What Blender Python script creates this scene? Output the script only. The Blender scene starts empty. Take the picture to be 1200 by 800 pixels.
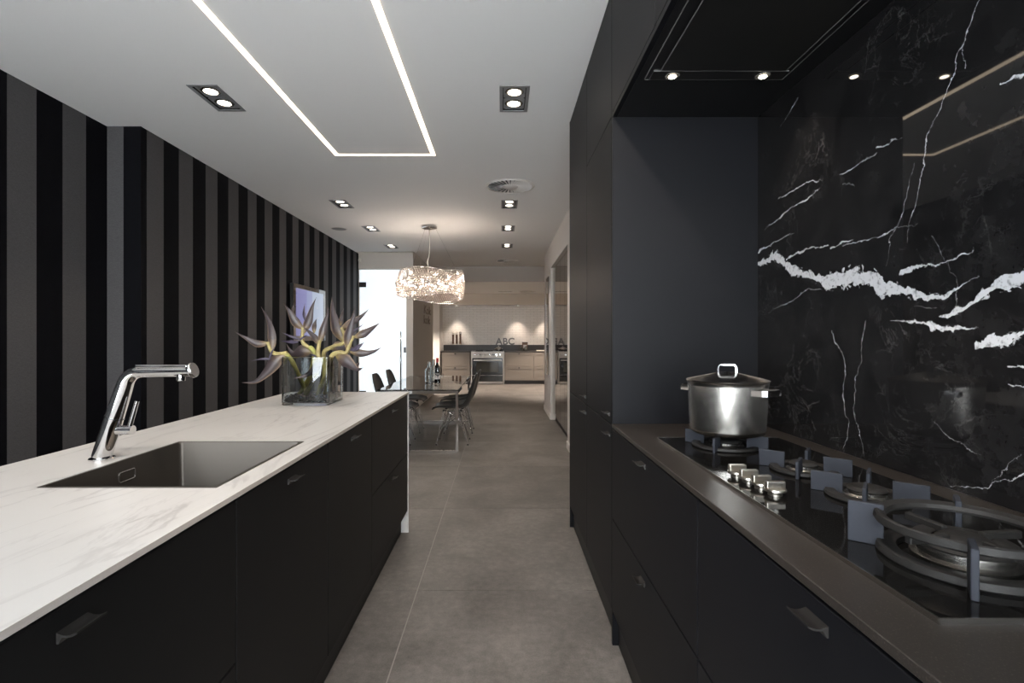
import bpy, bmesh, math, random
from mathutils import Vector, Matrix, noise
random.seed(7)
PI = math.pi
SC = bpy.context.scene
COL = SC.collection

# ------------------------------------------------------------------ camera
H = 1.27                       # eye height
FPX = 600.0                    # focal length in pixels of the 1200 px frame
VX, VY = 588.0, 395.0          # vanishing point
cam_d = bpy.data.cameras.new('camera')
cam_d.sensor_width = 36.0
cam_d.lens = 36.0 * FPX / 1200.0
cam_d.shift_x = (600 - VX) / 1200.0
cam_d.shift_y = -(400 - VY) / 1200.0
cam_d.clip_start = 0.05
cam_d.clip_end = 100
cam = bpy.data.objects.new('camera', cam_d)
COL.objects.link(cam)
cam.location = (0, 0, H)
cam.rotation_euler = (PI / 2, 0, 0)
SC.camera = cam

# ------------------------------------------------------------------ world, exposure
w = bpy.data.worlds.new('world')
SC.world = w
w.use_nodes = True
w.node_tree.nodes['Background'].inputs[0].default_value = (0.93, 0.965, 1.0, 1)
w.node_tree.nodes['Background'].inputs[1].default_value = 24.0      # bright overcast daylight outside
SC.view_settings.view_transform = 'Standard'
SC.view_settings.look = 'None'
SC.view_settings.gamma = 1.0
SC.view_settings.use_curve_mapping = False
SC.view_settings.exposure = 0.0
SC.cycles.use_denoising = True
SC.cycles.max_bounces = 14
SC.cycles.diffuse_bounces = 5
SC.cycles.glossy_bounces = 6
SC.cycles.transmission_bounces = 12
SC.cycles.caustics_reflective = False
SC.cycles.caustics_refractive = False
SC.cycles.sample_clamp_indirect = 4.0

# light levels
E_LED = 6.5        # line of light in the ceiling
W_DOWN = 27.0       # one lamp of a twin downlight
W_CHAND = 3.0      # one of the chandelier bulbs
W_HOOD = 8.0        # one hood spot
W_SOFFIT = 80.0     # one soffit spot over the far kitchen
W_FARROOM = 1050.0    # unseen lamps added to brighten the far kitchen
E_GLASS = 0.80       # daylight on the frosted door
E_TV = 0.75
WARM = (1.0, 0.84, 0.70)
WARM2 = (1.0, 0.88, 0.76)

# ------------------------------------------------------------------ materials
MATS = {}

def lin(c):
    return tuple(((v / 12.92) if v <= 0.04045 else ((v + 0.055) / 1.055) ** 2.4) for v in c)

def s255(r, g, b):
    return lin((r / 255, g / 255, b / 255))

def newmat(name):
    m = bpy.data.materials.new(name)
    m.use_nodes = True
    MATS[name] = m
    return m, m.node_tree, m.node_tree.nodes['Principled BSDF']

def P(name, col, rough=0.5, metal=0.0, spec=0.5, trans=0.0, ior=1.45, emis=None, estr=0.0, coat=0.0,
      bump=0.0, bscale=60.0, var=0.0, vscale=6.0, aniso=0.0):
    m, nt, b = newmat(name)
    b.inputs['Base Color'].default_value = (*col, 1)
    b.inputs['Roughness'].default_value = rough
    b.inputs['Metallic'].default_value = metal
    b.inputs['Specular IOR Level'].default_value = spec
    b.inputs['Transmission Weight'].default_value = trans
    b.inputs['IOR'].default_value = ior
    b.inputs['Coat Weight'].default_value = coat
    b.inputs['Anisotropic'].default_value = aniso
    if emis:
        b.inputs['Emission Color'].default_value = (*emis, 1)
        b.inputs['Emission Strength'].default_value = estr
    if bump or var:
        tc = nt.nodes.new('ShaderNodeTexCoord')
    if var:
        n = nt.nodes.new('ShaderNodeTexNoise')
        n.inputs['Scale'].default_value = vscale
        n.inputs['Detail'].default_value = 6
        nt.links.new(tc.outputs['Object'], n.inputs['Vector'])
        r = nt.nodes.new('ShaderNodeValToRGB')
        r.color_ramp.elements[0].position = 0.3
        r.color_ramp.elements[1].position = 0.7
        r.color_ramp.elements[0].color = (*[c * (1 - var) for c in col], 1)
        r.color_ramp.elements[1].color = (*[min(1, c * (1 + var)) for c in col], 1)
        nt.links.new(n.outputs['Fac'], r.inputs['Fac'])
        nt.links.new(r.outputs['Color'], b.inputs['Base Color'])
    if bump:
        n = nt.nodes.new('ShaderNodeTexNoise')
        n.inputs['Scale'].default_value = bscale
        n.inputs['Detail'].default_value = 4
        nt.links.new(tc.outputs['Object'], n.inputs['Vector'])
        bp = nt.nodes.new('ShaderNodeBump')
        bp.inputs['Strength'].default_value = bump
        bp.inputs['Distance'].default_value = 0.01
        nt.links.new(n.outputs['Fac'], bp.inputs['Height'])
        nt.links.new(bp.outputs['Normal'], b.inputs['Normal'])
    return m

def EM(name, col, strength):
    m = bpy.data.materials.new(name)
    m.use_nodes = True
    nt = m.node_tree
    nt.nodes.remove(nt.nodes['Principled BSDF'])
    e = nt.nodes.new('ShaderNodeEmission')
    e.inputs[0].default_value = (*col, 1)
    e.inputs[1].default_value = strength
    nt.links.new(e.outputs[0], nt.nodes['Material Output'].inputs[0])
    MATS[name] = m
    return m

class NB:
    """small node helper"""
    def __init__(s, nt):
        s.nt = nt
    def n(s, t, **kw):
        x = s.nt.nodes.new(t)
        for k, v in kw.items():
            setattr(x, k, v)
        return x
    def put(s, sock, v):
        if hasattr(v, 'is_output'):
            s.nt.links.new(v, sock)
        else:
            sock.default_value = v
    def m(s, op, a, b=0.0, c=None, clamp=False):
        x = s.n('ShaderNodeMath', operation=op)
        x.use_clamp = clamp
        s.put(x.inputs[0], a)
        s.put(x.inputs[1], b)
        if c is not None:
            s.put(x.inputs[2], c)
        return x.outputs[0]
    def noise(s, vec, scale, detail=3, rough=0.5, dist=0.0):
        x = s.n('ShaderNodeTexNoise')
        s.put(x.inputs['Vector'], vec)
        x.inputs['Scale'].default_value = scale
        x.inputs['Detail'].default_value = detail
        x.inputs['Roughness'].default_value = rough
        x.inputs['Distortion'].default_value = dist
        return x
    def ramp(s, fac, stops):
        x = s.n('ShaderNodeValToRGB')
        cr = x.color_ramp
        while len(cr.elements) < len(stops):
            cr.elements.new(0.5)
        for e, (p, c) in zip(cr.elements, stops):
            e.position = p
            e.color = (*c, 1) if len(c) == 3 else c
        s.put(x.inputs[0], fac)
        return x.outputs[0]
    def mix(s, fac, a, b):
        x = s.n('ShaderNodeMix', data_type='RGBA')
        s.put(x.inputs[0], fac)
        for k, v in ((6, a), (7, b)):
            if hasattr(v, 'is_output'):
                s.nt.links.new(v, x.inputs[k])
            else:
                x.inputs[k].default_value = (*v, 1)
        return x.outputs[2]
    def smooth(s, v, a, b):
        x = s.n('ShaderNodeMapRange', interpolation_type='SMOOTHSTEP')
        s.put(x.inputs['Value'], v)
        s.put(x.inputs['From Min'], a)
        s.put(x.inputs['From Max'], b)
        return x.outputs[0]

# plain materials
P('front_black', (0.0070, 0.0068, 0.0070), 0.48, spec=0.22, bump=0.02, bscale=300)
P('front_blue', (0.0058, 0.0060, 0.0076), 0.47, spec=0.17, bump=0.02, bscale=300)
P('carcass', (0.004, 0.004, 0.0045), 0.7)
P('plinth', (0.004, 0.004, 0.0045), 0.5)
P('handle', (0.03, 0.028, 0.027), 0.38, metal=0.5)
P('ceiling_white', (0.86, 0.85, 0.84), 0.7)
P('wall_white', (0.74, 0.71, 0.68), 0.75)
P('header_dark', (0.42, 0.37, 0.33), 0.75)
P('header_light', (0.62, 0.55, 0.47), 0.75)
P('wall_taupe', (0.56, 0.52, 0.48), 0.75)
P('steel', (0.50, 0.485, 0.46), 0.27, metal=1.0)
P('steel_brushed', (0.58, 0.555, 0.52), 0.30, metal=1.0, aniso=0.6)
P('steel_sink', (0.115, 0.104, 0.093), 0.55, metal=1.0)
P('chrome', (0.86, 0.86, 0.87), 0.05, metal=1.0)
P('chrome_dark', (0.42, 0.43, 0.45), 0.16, metal=1.0)
P('hob_glass', (0.006, 0.0058, 0.0056), 0.06, spec=0.5)
P('cast_iron', (0.014, 0.0133, 0.0128), 0.55, spec=0.3, bump=0.12, bscale=400)
P('blade_iron', (0.024, 0.0265, 0.034), 0.55, spec=0.18, bump=0.06, bscale=400)
P('knob_steel', (0.62, 0.58, 0.52), 0.28, metal=1.0)
P('hood_black', (0.008, 0.008, 0.0085), 0.35)
P('hood_panel', (0.012, 0.0115, 0.011), 0.30)
P('hood_trim', (0.17, 0.165, 0.16), 0.45, metal=0.3)
P('lamp_frame', (0.24, 0.24, 0.25), 0.4, metal=0.2)
P('lamp_ring', (0.62, 0.58, 0.50), 0.25, metal=1.0)
P('dark_void', (0.01, 0.01, 0.01), 0.8)
P('black_plastic', (0.012, 0.012, 0.013), 0.35)
P('shell_black', (0.022, 0.024, 0.026), 0.33, spec=0.5)
P('gloss_black', (0.010, 0.009, 0.0085), 0.03, spec=0.9, coat=1.0)
P('taupe_paint', (0.165, 0.145, 0.125), 0.5)
P('far_stone', (0.028, 0.023, 0.021), 0.4)
P('oven_black', (0.008, 0.0078, 0.0078), 0.12)
P('far_steel', (0.36, 0.33, 0.30), 0.42, metal=0.8)
P('oven_window', (0.05, 0.05, 0.045), 0.05)
P('wood_mill', (0.09, 0.045, 0.025), 0.4)
P('mill_white', (0.62, 0.58, 0.52), 0.4)
P('letter_zinc', (0.16, 0.155, 0.15), 0.45, metal=0.6)
P('canister', (0.20, 0.12, 0.075), 0.5)
P('paper', (0.78, 0.75, 0.72), 0.6)
P('capsule_red', (0.28, 0.012, 0.02), 0.35)
P('bottle_glass', (0.008, 0.009, 0.008), 0.08)
P('bulb_frost', (0.9, 0.85, 0.8), 0.3)
P('pale_board', (0.66, 0.58, 0.48), 0.5)
P('lettering', (0.24, 0.20, 0.17), 0.6)
EM('led', (1.0, 0.81, 0.60), E_LED)
EM('lamp_lens', (1.0, 0.94, 0.86), 9.0)
EM('hood_lens', (1.0, 0.88, 0.70), 40.0)
EM('bulb_glow', (1.0, 0.86, 0.70), 25.0)

def glass_mat(name, col, rough=0.0, ior=1.45):
    """clear glass that lets light through (thin)"""
    m, nt, b = newmat(name)
    b.inputs['Base Color'].default_value = (*col, 1)
    b.inputs['Roughness'].default_value = rough
    b.inputs['Transmission Weight'].default_value = 1.0
    b.inputs['IOR'].default_value = ior
    return m
glass_mat('clear_glass', (0.90, 0.95, 0.97))
glass_mat('water', (0.93, 0.97, 0.99), ior=1.33)
glass_mat('smoked_glass', (0.80, 0.84, 0.84), ior=1.5)

# frosted daylight door: a lit pane
m, nt, b = newmat('frosted_glass')
b.inputs['Base Color'].default_value = (0.75, 0.80, 0.84, 1)
b.inputs['Roughness'].default_value = 0.35
b.inputs['Emission Color'].default_value = (0.86, 0.94, 1.0, 1)
b.inputs['Emission Strength'].default_value = E_GLASS
m = bpy.data.materials.new('shop_glass'); m.use_nodes = True; MATS['shop_glass'] = m      # thin clear glazing
nt = m.node_tree; nt.nodes.remove(nt.nodes['Principled BSDF'])
ta = nt.nodes.new('ShaderNodeBsdfTransparent'); ta.inputs[0].default_value = (0.97, 0.98, 0.98, 1)
ga = nt.nodes.new('ShaderNodeBsdfGlossy'); ga.inputs['Roughness'].default_value = 0.0
ma = nt.nodes.new('ShaderNodeMixShader'); ma.inputs[0].default_value = 0.04
nt.links.new(ta.outputs[0], ma.inputs[1]); nt.links.new(ga.outputs[0], ma.inputs[2])
nt.links.new(ma.outputs[0], nt.nodes['Material Output'].inputs[0])

m = MATS['steel_brushed']; nt = m.node_tree; b = nt.nodes['Principled BSDF']
tg = nt.nodes.new('ShaderNodeTangent'); tg.direction_type = 'RADIAL'; tg.axis = 'Z'
nt.links.new(tg.outputs[0], b.inputs['Tangent'])
b.inputs['Anisotropic'].default_value = 0.92
b.inputs['Roughness'].default_value = 0.22

# crystal beads
m = bpy.data.materials.new('crystal')
m.use_nodes = True
MATS['crystal'] = m
nt = m.node_tree
nt.nodes.remove(nt.nodes['Principled BSDF'])
tr = nt.nodes.new('ShaderNodeBsdfTranslucent'); tr.inputs[0].default_value = (1.0, 0.91, 0.85, 1)
gl = nt.nodes.new('ShaderNodeBsdfGlossy'); gl.inputs[0].default_value = (1, 0.97, 0.94, 1); gl.inputs['Roughness'].default_value = 0.08
mx = nt.nodes.new('ShaderNodeMixShader'); mx.inputs[0].default_value = 0.25
nt.links.new(tr.outputs[0], mx.inputs[1]); nt.links.new(gl.outputs[0], mx.inputs[2])
tp = nt.nodes.new('ShaderNodeBsdfTransparent'); mx2 = nt.nodes.new('ShaderNodeMixShader'); mx2.inputs[0].default_value = 0.30
nt.links.new(mx.outputs[0], mx2.inputs[1]); nt.links.new(tp.outputs[0], mx2.inputs[2])
nt.links.new(mx2.outputs[0], nt.nodes['Material Output'].inputs[0])

# striped wallpaper
STR = 0.1775
def wallpaper(name, phase):
    m, nt, b = newmat(name)
    k = NB(nt)
    tc = k.n('ShaderNodeTexCoord')
    sx = k.n('ShaderNodeSeparateXYZ'); nt.links.new(tc.outputs['Object'], sx.inputs[0])
    u = k.m('ADD', k.m('ADD', sx.outputs[1], k.m('ADD', sx.outputs[0], 2.474)), -phase)
    f = k.m('FRACT', k.m('DIVIDE', u, 2 * STR))
    light = k.m('LESS_THAN', f, 0.5)
    mp = k.n('ShaderNodeMapping'); mp.inputs['Scale'].default_value = (500, 500, 90)
    nt.links.new(tc.outputs['Object'], mp.inputs[0])
    weave = k.noise(mp.outputs[0], 1.0, 2)
    mp2 = k.n('ShaderNodeMapping'); mp2.inputs['Scale'].default_value = (60, 60, 700)
    nt.links.new(tc.outputs['Object'], mp2.inputs[0])
    weave2 = k.noise(mp2.outputs[0], 1.0, 2)
    g = k.m('ADD', k.m('MULTIPLY', weave.outputs[0], 0.5), k.m('MULTIPLY', weave2.outputs[0], 0.5))
    grey = k.ramp(g, [(0.3, (0.040, 0.0385, 0.040)), (0.7, (0.076, 0.073, 0.075))])
    dark = k.ramp(g, [(0.3, (0.0022, 0.0022, 0.0030)), (0.7, (0.0045, 0.0045, 0.0060))])
    nt.links.new(k.mix(light, dark, grey), b.inputs['Base Color'])
    nt.links.new(k.m('MULTIPLY_ADD', light, 0.22, 0.06), b.inputs['Specular IOR Level'])
    b.inputs['Roughness'].default_value = 0.7
    bp = k.n('ShaderNodeBump'); bp.inputs['Strength'].default_value = 0.15; bp.inputs['Distance'].default_value = 0.002
    nt.links.new(g, bp.inputs['Height']); nt.links.new(bp.outputs[0], b.inputs['Normal'])
wallpaper('paper_far', 3.568 - 20 * STR)
wallpaper('paper_near', 2.80 - 0.232 - 20 * STR)

# floor tile: dark concrete look
m, nt, b = newmat('floor_tile')
k = NB(nt)
geo = k.n('ShaderNodeNewGeometry'); oi = k.n('ShaderNodeObjectInfo')
n1 = k.noise(geo.outputs['Position'], 2.2, 8, 0.62, 0.4)
n2 = k.noise(geo.outputs['Position'], 26, 6, 0.65)
n3 = k.noise(geo.outputs['Position'], 160, 3, 0.6)
f = k.m('ADD', k.m('ADD', k.m('MULTIPLY', n1.outputs[0], 0.45), k.m('MULTIPLY', n2.outputs[0], 0.35)), k.m('MULTIPLY', n3.outputs[0], 0.2))
base = k.ramp(f, [(0.37, (0.078, 0.071, 0.065)), (0.5, (0.138, 0.126, 0.116)), (0.63, (0.215, 0.198, 0.183))])
rv = k.m('ADD', k.m('MULTIPLY', oi.outputs['Random'], 0.18), 0.91)
hs = k.n('ShaderNodeHueSaturation'); nt.links.new(base, hs.inputs['Color']); nt.links.new(rv, hs.inputs['Value'])
nt.links.new(hs.outputs[0], b.inputs['Base Color'])
rr = k.m('ADD', k.m('MULTIPLY', n2.outputs[0], 0.22), 0.36)
nt.links.new(rr, b.inputs['Roughness'])
bp = k.n('ShaderNodeBump'); bp.inputs['Strength'].default_value = 0.06; bp.inputs['Distance'].default_value = 0.004
nt.links.new(n3.outputs[0], bp.inputs['Height']); nt.links.new(bp.outputs[0], b.inputs['Normal'])
P('grout', (0.30, 0.28, 0.26), 0.8)

# white marble-look slab
m, nt, b = newmat('white_slab')
k = NB(nt)
tc = k.n('ShaderNodeTexCoord')
mp = k.n('ShaderNodeMapping'); mp.inputs['Rotation'].default_value = (0, 0, math.radians(-38)); mp.inputs['Scale'].default_value = (2.4, 0.55, 1)
nt.links.new(tc.outputs['Object'], mp.inputs[0])
w1 = k.noise(mp.outputs[0], 1.5, 8, 0.55, 1.3)
vein = k.m('ABSOLUTE', k.m('SUBTRACT', w1.outputs[0], 0.5))
v1 = k.m('SUBTRACT', 1.0, k.smooth(vein, 0.0, 0.022))
w2 = k.noise(mp.outputs[0], 3.1, 8, 0.6, 1.0)
v2 = k.m('SUBTRACT', 1.0, k.smooth(k.m('ABSOLUTE', k.m('SUBTRACT', w2.outputs[0], 0.47)), 0.0, 0.018))
patch = k.smooth(k.noise(tc.outputs['Object'], 2.0, 3).outputs[0], 0.42, 0.68)
soft = k.smooth(vein, 0.10, 0.0)
tot = k.m('ADD', k.m('MULTIPLY', v1, k.m('ADD', k.m('MULTIPLY', patch, 0.5), 0.25)), k.m('MULTIPLY', k.m('MULTIPLY', v2, patch), 0.35), clamp=True)
tot = k.m('ADD', tot, k.m('MULTIPLY', k.m('MULTIPLY', soft, patch), 0.16), clamp=True)
nt.links.new(k.mix(tot, (0.60, 0.585, 0.57), (0.33, 0.31, 0.305)), b.inputs['Base Color'])
b.inputs['Roughness'].default_value = 0.34
b.inputs['Specular IOR Level'].default_value = 0.4
P('slab_edge', (0.50, 0.45, 0.41), 0.5)

# dark speckled quartz worktop
m, nt, b = newmat('dark_quartz')
k = NB(nt)
tc = k.n('ShaderNodeTexCoord')
sp = k.noise(tc.outputs['Object'], 420, 2, 0.5)
big = k.noise(tc.outputs['Object'], 5, 4, 0.5)
c0 = k.ramp(sp.outputs[0], [(0.35, (0.020, 0.0165, 0.0145)), (0.62, (0.028, 0.0235, 0.0205)), (0.74, (0.09, 0.076, 0.063))])
nt.links.new(c0, b.inputs['Base Color'])
b.inputs['Roughness'].default_value = 0.34
b.inputs['Specular IOR Level'].default_value = 0.45

# far kitchen wall tiles (a few pixels each)
m, nt, b = newmat('far_tiles')
k = NB(nt)
tc = k.n('ShaderNodeTexCoord')
mp = k.n('ShaderNodeMapping'); mp.inputs['Rotation'].default_value = (PI / 2, 0, 0)
nt.links.new(tc.outputs['Object'], mp.inputs[0])
br = k.n('ShaderNodeTexBrick')
br.inputs['Scale'].default_value = 1.0
br.inputs['Brick Width'].default_value = 0.20
br.inputs['Row Height'].default_value = 0.05
br.inputs['Mortar Size'].default_value = 0.003
br.inputs['Color1'].default_value = (0.82, 0.78, 0.73, 1)
br.inputs['Color2'].default_value = (0.78, 0.74, 0.69, 1)
br.inputs['Mortar'].default_value = (0.52, 0.48, 0.44, 1)
nt.links.new(mp.outputs[0], br.inputs['Vector'])
nt.links.new(br.outputs['Color'], b.inputs['Base Color'])
b.inputs['Roughness'].default_value = 0.35
bp = k.n('ShaderNodeBump'); bp.inputs['Strength'].default_value = 0.5; bp.inputs['Distance'].default_value = 0.004
bp.invert = True
nt.links.new(br.outputs['Fac'], bp.inputs['Height']); nt.links.new(bp.outputs[0], b.inputs['Normal'])

# black marble with white veins: each vein is a drawn line (y, z, width in metres) on the slab
MX = 1.055
def mpt(px, py):
    y = FPX * MX / (px - VX)
    return y, H - (py - VY) * y / FPX
VEINS = []
def vein(pts, ws, ox, oy, sc, amp=1.0):
    q = []
    for (px, py), wz in zip(pts, ws):
        y, z = mpt(ox + px / sc, oy + py / sc)
        q.append((y, z, wz * (0.70 if wz < 18 else 0.86) / sc * y / FPX))
    VEINS.append((q, amp))
A = (880, 180, 3.6375); B_ = (880, 380, 3.6375); C_ = (880, 0, 3.75)
vein([(0, 490), (30, 470), (60, 455), (110, 428), (150, 475), (200, 505), (270, 532), (340, 548), (440, 520), (500, 530), (550, 560), (600, 572), (650, 580), (720, 605), (820, 605), (890, 570), (970, 528)],
     [10, 14, 26, 46, 34, 40, 34, 60, 84, 80, 92, 66, 52, 36, 24, 12, 3], *A)
vein([(800, 692), (870, 675), (950, 640), (1040, 572), (1100, 545), (1164, 520), (1300, 480)], [6, 30, 24, 52, 60, 66, 50], *A)
vein([(590, 715), (700, 722), (760, 738), (850, 745), (970, 750)], [2, 14, 32, 30, 2], *A)
vein([(950, 105), (1000, 90), (1060, 68), (1164, 42), (1300, 10)], [34, 42, 44, 30, 30], *B_)
vein([(150, 455), (200, 420), (270, 398), (335, 393)], [12, 9, 10, 3], *A)
vein([(342, 408), (410, 371), (442, 367)], [9, 7, 2], *A)
vein([(390, 390), (480, 370), (560, 350), (620, 318), (710, 288)], [3, 7, 7, 4, 1], *A)
vein([(630, 515), (720, 480), (860, 455), (900, 435), (955, 410)], [20, 16, 12, 8, 2], *A)
vein([(60, 325), (130, 265), (170, 230), (240, 192), (290, 145)], [4, 8, 6, 9, 2], *A)
vein([(112, 196), (180, 155), (240, 120), (300, 115)], [3, 8, 6, 1], *A)
vein([(0, 462), (40, 410), (80, 385), (180, 340)], [10, 12, 8, 1], *A)
vein([(380, 95), (430, 70), (470, 40), (540, 0)], [6, 6, 8, 2], *A)
vein([(390, 131), (445, 136)], [4, 2], *A)
vein([(550, 648), (600, 635), (660, 605)], [12, 10, 2], *C_)
vein([(1095, 180), (1130, 178), (1164, 181), (1300, 190)], [8, 16, 14, 8], *B_)
vein([(1100, 256), (1160, 262), (1250, 262)], [10, 12, 4], *B_)
vein([(850, 690), (930, 692), (1020, 693), (1028, 676), (1090, 662), (1164, 645), (1300, 610)], [5, 9, 8, 10, 12, 14, 10], *B_)
vein([(1030, 670), (1080, 625), (1164, 555)], [4, 4, 4], *B_)
vein([(1100, 365), (1150, 350), (1250, 320)], [8, 20, 24], *C_)
vein([(780, 420), (860, 490), (990, 560)], [2, 3, 1], *B_)
vein([(75, 672), (160, 638), (230, 585), (300, 572)], [1, 3, 3, 4], *A)
vein([(700, 655), (790, 655)], [1, 2], *A)
# steep ones, laid out along z
VEINSZ = []
def veinz(pts, ws, ox, oy, sc):
    n0 = len(VEINS)
    vein(pts, ws, ox, oy, sc)
    VEINSZ.append(VEINS.pop())
veinz([(1010, -40), (1002, 0), (960, 110), (930, 210), (903, 240), (895, 320), (870, 380), (830, 480), (775, 600), (760, 740), (735, 850), (700, 960), (690, 1060)], [7, 8, 7, 6, 5, 5, 7, 7, 6, 5, 4, 3, 1], *C_)
veinz([(930, 210), (948, 300)], [3, 4], *C_)
veinz([(695, 50), (660, 190), (635, 285), (600, 360), (575, 480)], [2, 3, 3, 3, 1], *A)
veinz([(505, 640), (487, 740), (490, 735), (470, 700)], [2, 3, 1, 1], *A) if False else None
veinz([(490, -10), (470, 150), (448, 240), (440, 360), (487, 572)], [3, 3, 4, 2, 4], *B_)
veinz([(345, 20), (358, 80), (392, 130), (405, 210), (390, 280), (402, 390), (425, 420), (395, 535)], [2, 4, 3, 5, 4, 5, 3, 2], *B_)
veinz([(205, 430), (165, 500), (130, 555)], [6, 5, 3], *C_)
veinz([(770, 350), (800, 400), (880, 545), (880, 680)], [2, 3, 3, 2], *A)

m, nt, b = newmat('black_marble')
k = NB(nt)
tc = k.n('ShaderNodeTexCoord')
obj_co = tc.outputs['Object']
nA = k.noise(obj_co, 11, 5, 0.6)
nB = k.noise(obj_co, 40, 8, 0.72)
def centred(n, amp):
    v = k.n('ShaderNodeVectorMath', operation='SUBTRACT'); nt.links.new(n.outputs['Color'], v.inputs[0]); v.inputs[1].default_value = (0.5, 0.5, 0.5)
    s = k.n('ShaderNodeVectorMath', operation='SCALE'); nt.links.new(v.outputs[0], s.inputs[0]); s.inputs['Scale'].default_value = amp
    return s.outputs[0]
va = k.n('ShaderNodeVectorMath', operation='ADD'); nt.links.new(obj_co, va.inputs[0]); nt.links.new(centred(nA, 0.034), va.inputs[1])
vb = k.n('ShaderNodeVectorMath', operation='ADD'); nt.links.new(va.outputs[0], vb.inputs[0]); nt.links.new(centred(nB, 0.030), vb.inputs[1])
sx = k.n('ShaderNodeSeparateXYZ'); nt.links.new(vb.outputs[0], sx.inputs[0])
yy, zz = sx.outputs[1], sx.outputs[2]
nC = k.noise(obj_co, 17, 4, 0.6, 0.8)
brk = k.noise(obj_co, 70, 4, 0.7)          # breaks up the filling of the veins
U0, U1, V0, V1 = 0.0, 3.0, 0.5, 2.8        # normalising ranges
def curve(inp, pts):
    """piecewise linear table over 0..1"""
    f = k.n('ShaderNodeFloatCurve')
    c = f.mapping.curves[0]
    q = []
    for p in sorted(pts):
        if not q or p[0] - q[-1][0] > 1e-4:
            q.append(p)
    while len(c.points) < len(q):
        c.points.new(0.5, 0.5)
    for p, (x, y) in zip(c.points, q):
        p.location = (x, y)
        p.handle_type = 'VECTOR'
    f.mapping.use_clip = False
    f.mapping.extend = 'HORIZONTAL'
    f.mapping.update()
    k.put(f.inputs['Value'], inp)
    return f.outputs[0]
rag = k.m('MULTIPLY_ADD', k.m('SUBTRACT', nC.outputs[0], 0.5), 3.6, 0.92, clamp=False)
flk = k.noise(obj_co, 34, 6, 0.65, 1.2)
flake = k.smooth(flk.outputs[0], 0.57, 0.61)
total = None
for lst, ax in ((VEINS, 0), (VEINSZ, 1)):
    for q, amp in lst:
        along, other = (yy, zz) if ax == 0 else (zz, yy)
        tt = [p[ax] for p in q]; oo = [p[1 - ax] for p in q]; wv = [p[2] for p in q]
        t0, t1 = min(tt), max(tt); o0, o1 = min(oo), max(oo); wmx = max(wv)
        o1 = max(o1, o0 + 0.01)
        x = k.m('DIVIDE', k.m('SUBTRACT', along, t0), t1 - t0)
        pos = [((t - t0) / (t1 - t0), (o - o0) / (o1 - o0)) for t, o in zip(tt, oo)]
        wid = [((t - t0) / (t1 - t0), w_ / wmx) for t, w_ in zip(tt, wv)]
        ctr = k.m('MULTIPLY_ADD', curve(x, pos), o1 - o0, o0)
        hw = k.m('MULTIPLY', curve(x, wid), wmx * 0.5)
        inside = k.m('LESS_THAN', k.m('ABSOLUTE', k.m('SUBTRACT', x, 0.5)), 0.5)
        hw2 = k.m('MULTIPLY', hw, rag)
        d = k.m('ABSOLUTE', k.m('SUBTRACT', other, ctr))
        msk = k.smooth(k.m('SUBTRACT', hw2, d), -0.0004, 0.0009)
        if wmx > 0.012:
            msk = k.m('MAXIMUM', msk, k.m('MULTIPLY', k.smooth(k.m('SUBTRACT', k.m('MULTIPLY', hw, 1.6), d), 0.0, 0.003), flake))
        msk = k.m('MULTIPLY', msk, inside)
        total = msk if total is None else k.m('MAXIMUM', total, msk)
fill = k.smooth(brk.outputs[0], 0.30, 0.50)
white = k.m('MULTIPLY', total, k.m('ADD', k.m('MULTIPLY', fill, 0.65), 0.35))
# fine crackle and specks
cr = k.noise(obj_co, 6.5, 9, 0.72, 0.6)
crk = k.m('SUBTRACT', 1.0, k.smooth(k.m('ABSOLUTE', k.m('SUBTRACT', cr.outputs[0], 0.5)), 0.0, 0.006))
pt = k.smooth(k.noise(obj_co, 3.5, 4, 0.6).outputs[0], 0.48, 0.72)
sp = k.smooth(k.noise(obj_co, 120, 5, 0.7).outputs[0], 0.66, 0.80)
vo = k.n('ShaderNodeTexVoronoi', feature='DISTANCE_TO_EDGE'); nt.links.new(vb.outputs[0], vo.inputs['Vector']); vo.inputs['Scale'].default_value = 5.5
hair = k.m('MULTIPLY', k.m('SUBTRACT', 1.0, k.smooth(vo.outputs['Distance'], 0.0, 0.012)), k.smooth(k.noise(obj_co, 7, 4, 0.6).outputs[0], 0.50, 0.66))
crk = k.m('MAXIMUM', crk, hair)
fine = k.m('ADD', k.m('MULTIPLY', k.m('MULTIPLY', crk, pt), 0.20), k.m('MULTIPLY', k.m('MULTIPLY', sp, pt), 0.28), clamp=True)
body = k.ramp(k.noise(obj_co, 14, 6, 0.65).outputs[0], [(0.35, (0.0065, 0.0063, 0.0068)), (0.7, (0.015, 0.0145, 0.015))])
c1 = k.mix(fine, body, (0.40, 0.39, 0.39))
nt.links.new(k.mix(white, c1, (0.56, 0.57, 0.60)), b.inputs['Base Color'])
b.inputs['Roughness'].default_value = 0.028
b.inputs['Specular IOR Level'].default_value = 0.27

# strelitzia bracts: purple-brown blades with a lighter, yellowish keel
m, nt, b = newmat('bract')
k = NB(nt)
tc = k.n('ShaderNodeTexCoord')
at = k.n('ShaderNodeAttribute', attribute_name='along')
nn = k.noise(tc.outputs['Object'], 45, 5, 0.6)
c0 = k.ramp(k.m('ADD', at.outputs['Fac'], k.m('MULTIPLY', k.m('SUBTRACT', nn.outputs[0], 0.5), 0.35)),
            [(0.0, (0.22, 0.17, 0.065)), (0.13, (0.12, 0.082, 0.052)), (0.30, (0.048, 0.035, 0.036)), (0.8, (0.036, 0.027, 0.031)), (1.0, (0.06, 0.043, 0.043))])
kl = k.n('ShaderNodeAttribute', attribute_name='keel')
nt.links.new(k.mix(k.m('MULTIPLY', kl.outputs['Fac'], 0.75), c0, (0.26, 0.18, 0.12)), b.inputs['Base Color'])
b.inputs['Roughness'].default_value = 0.42
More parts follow.
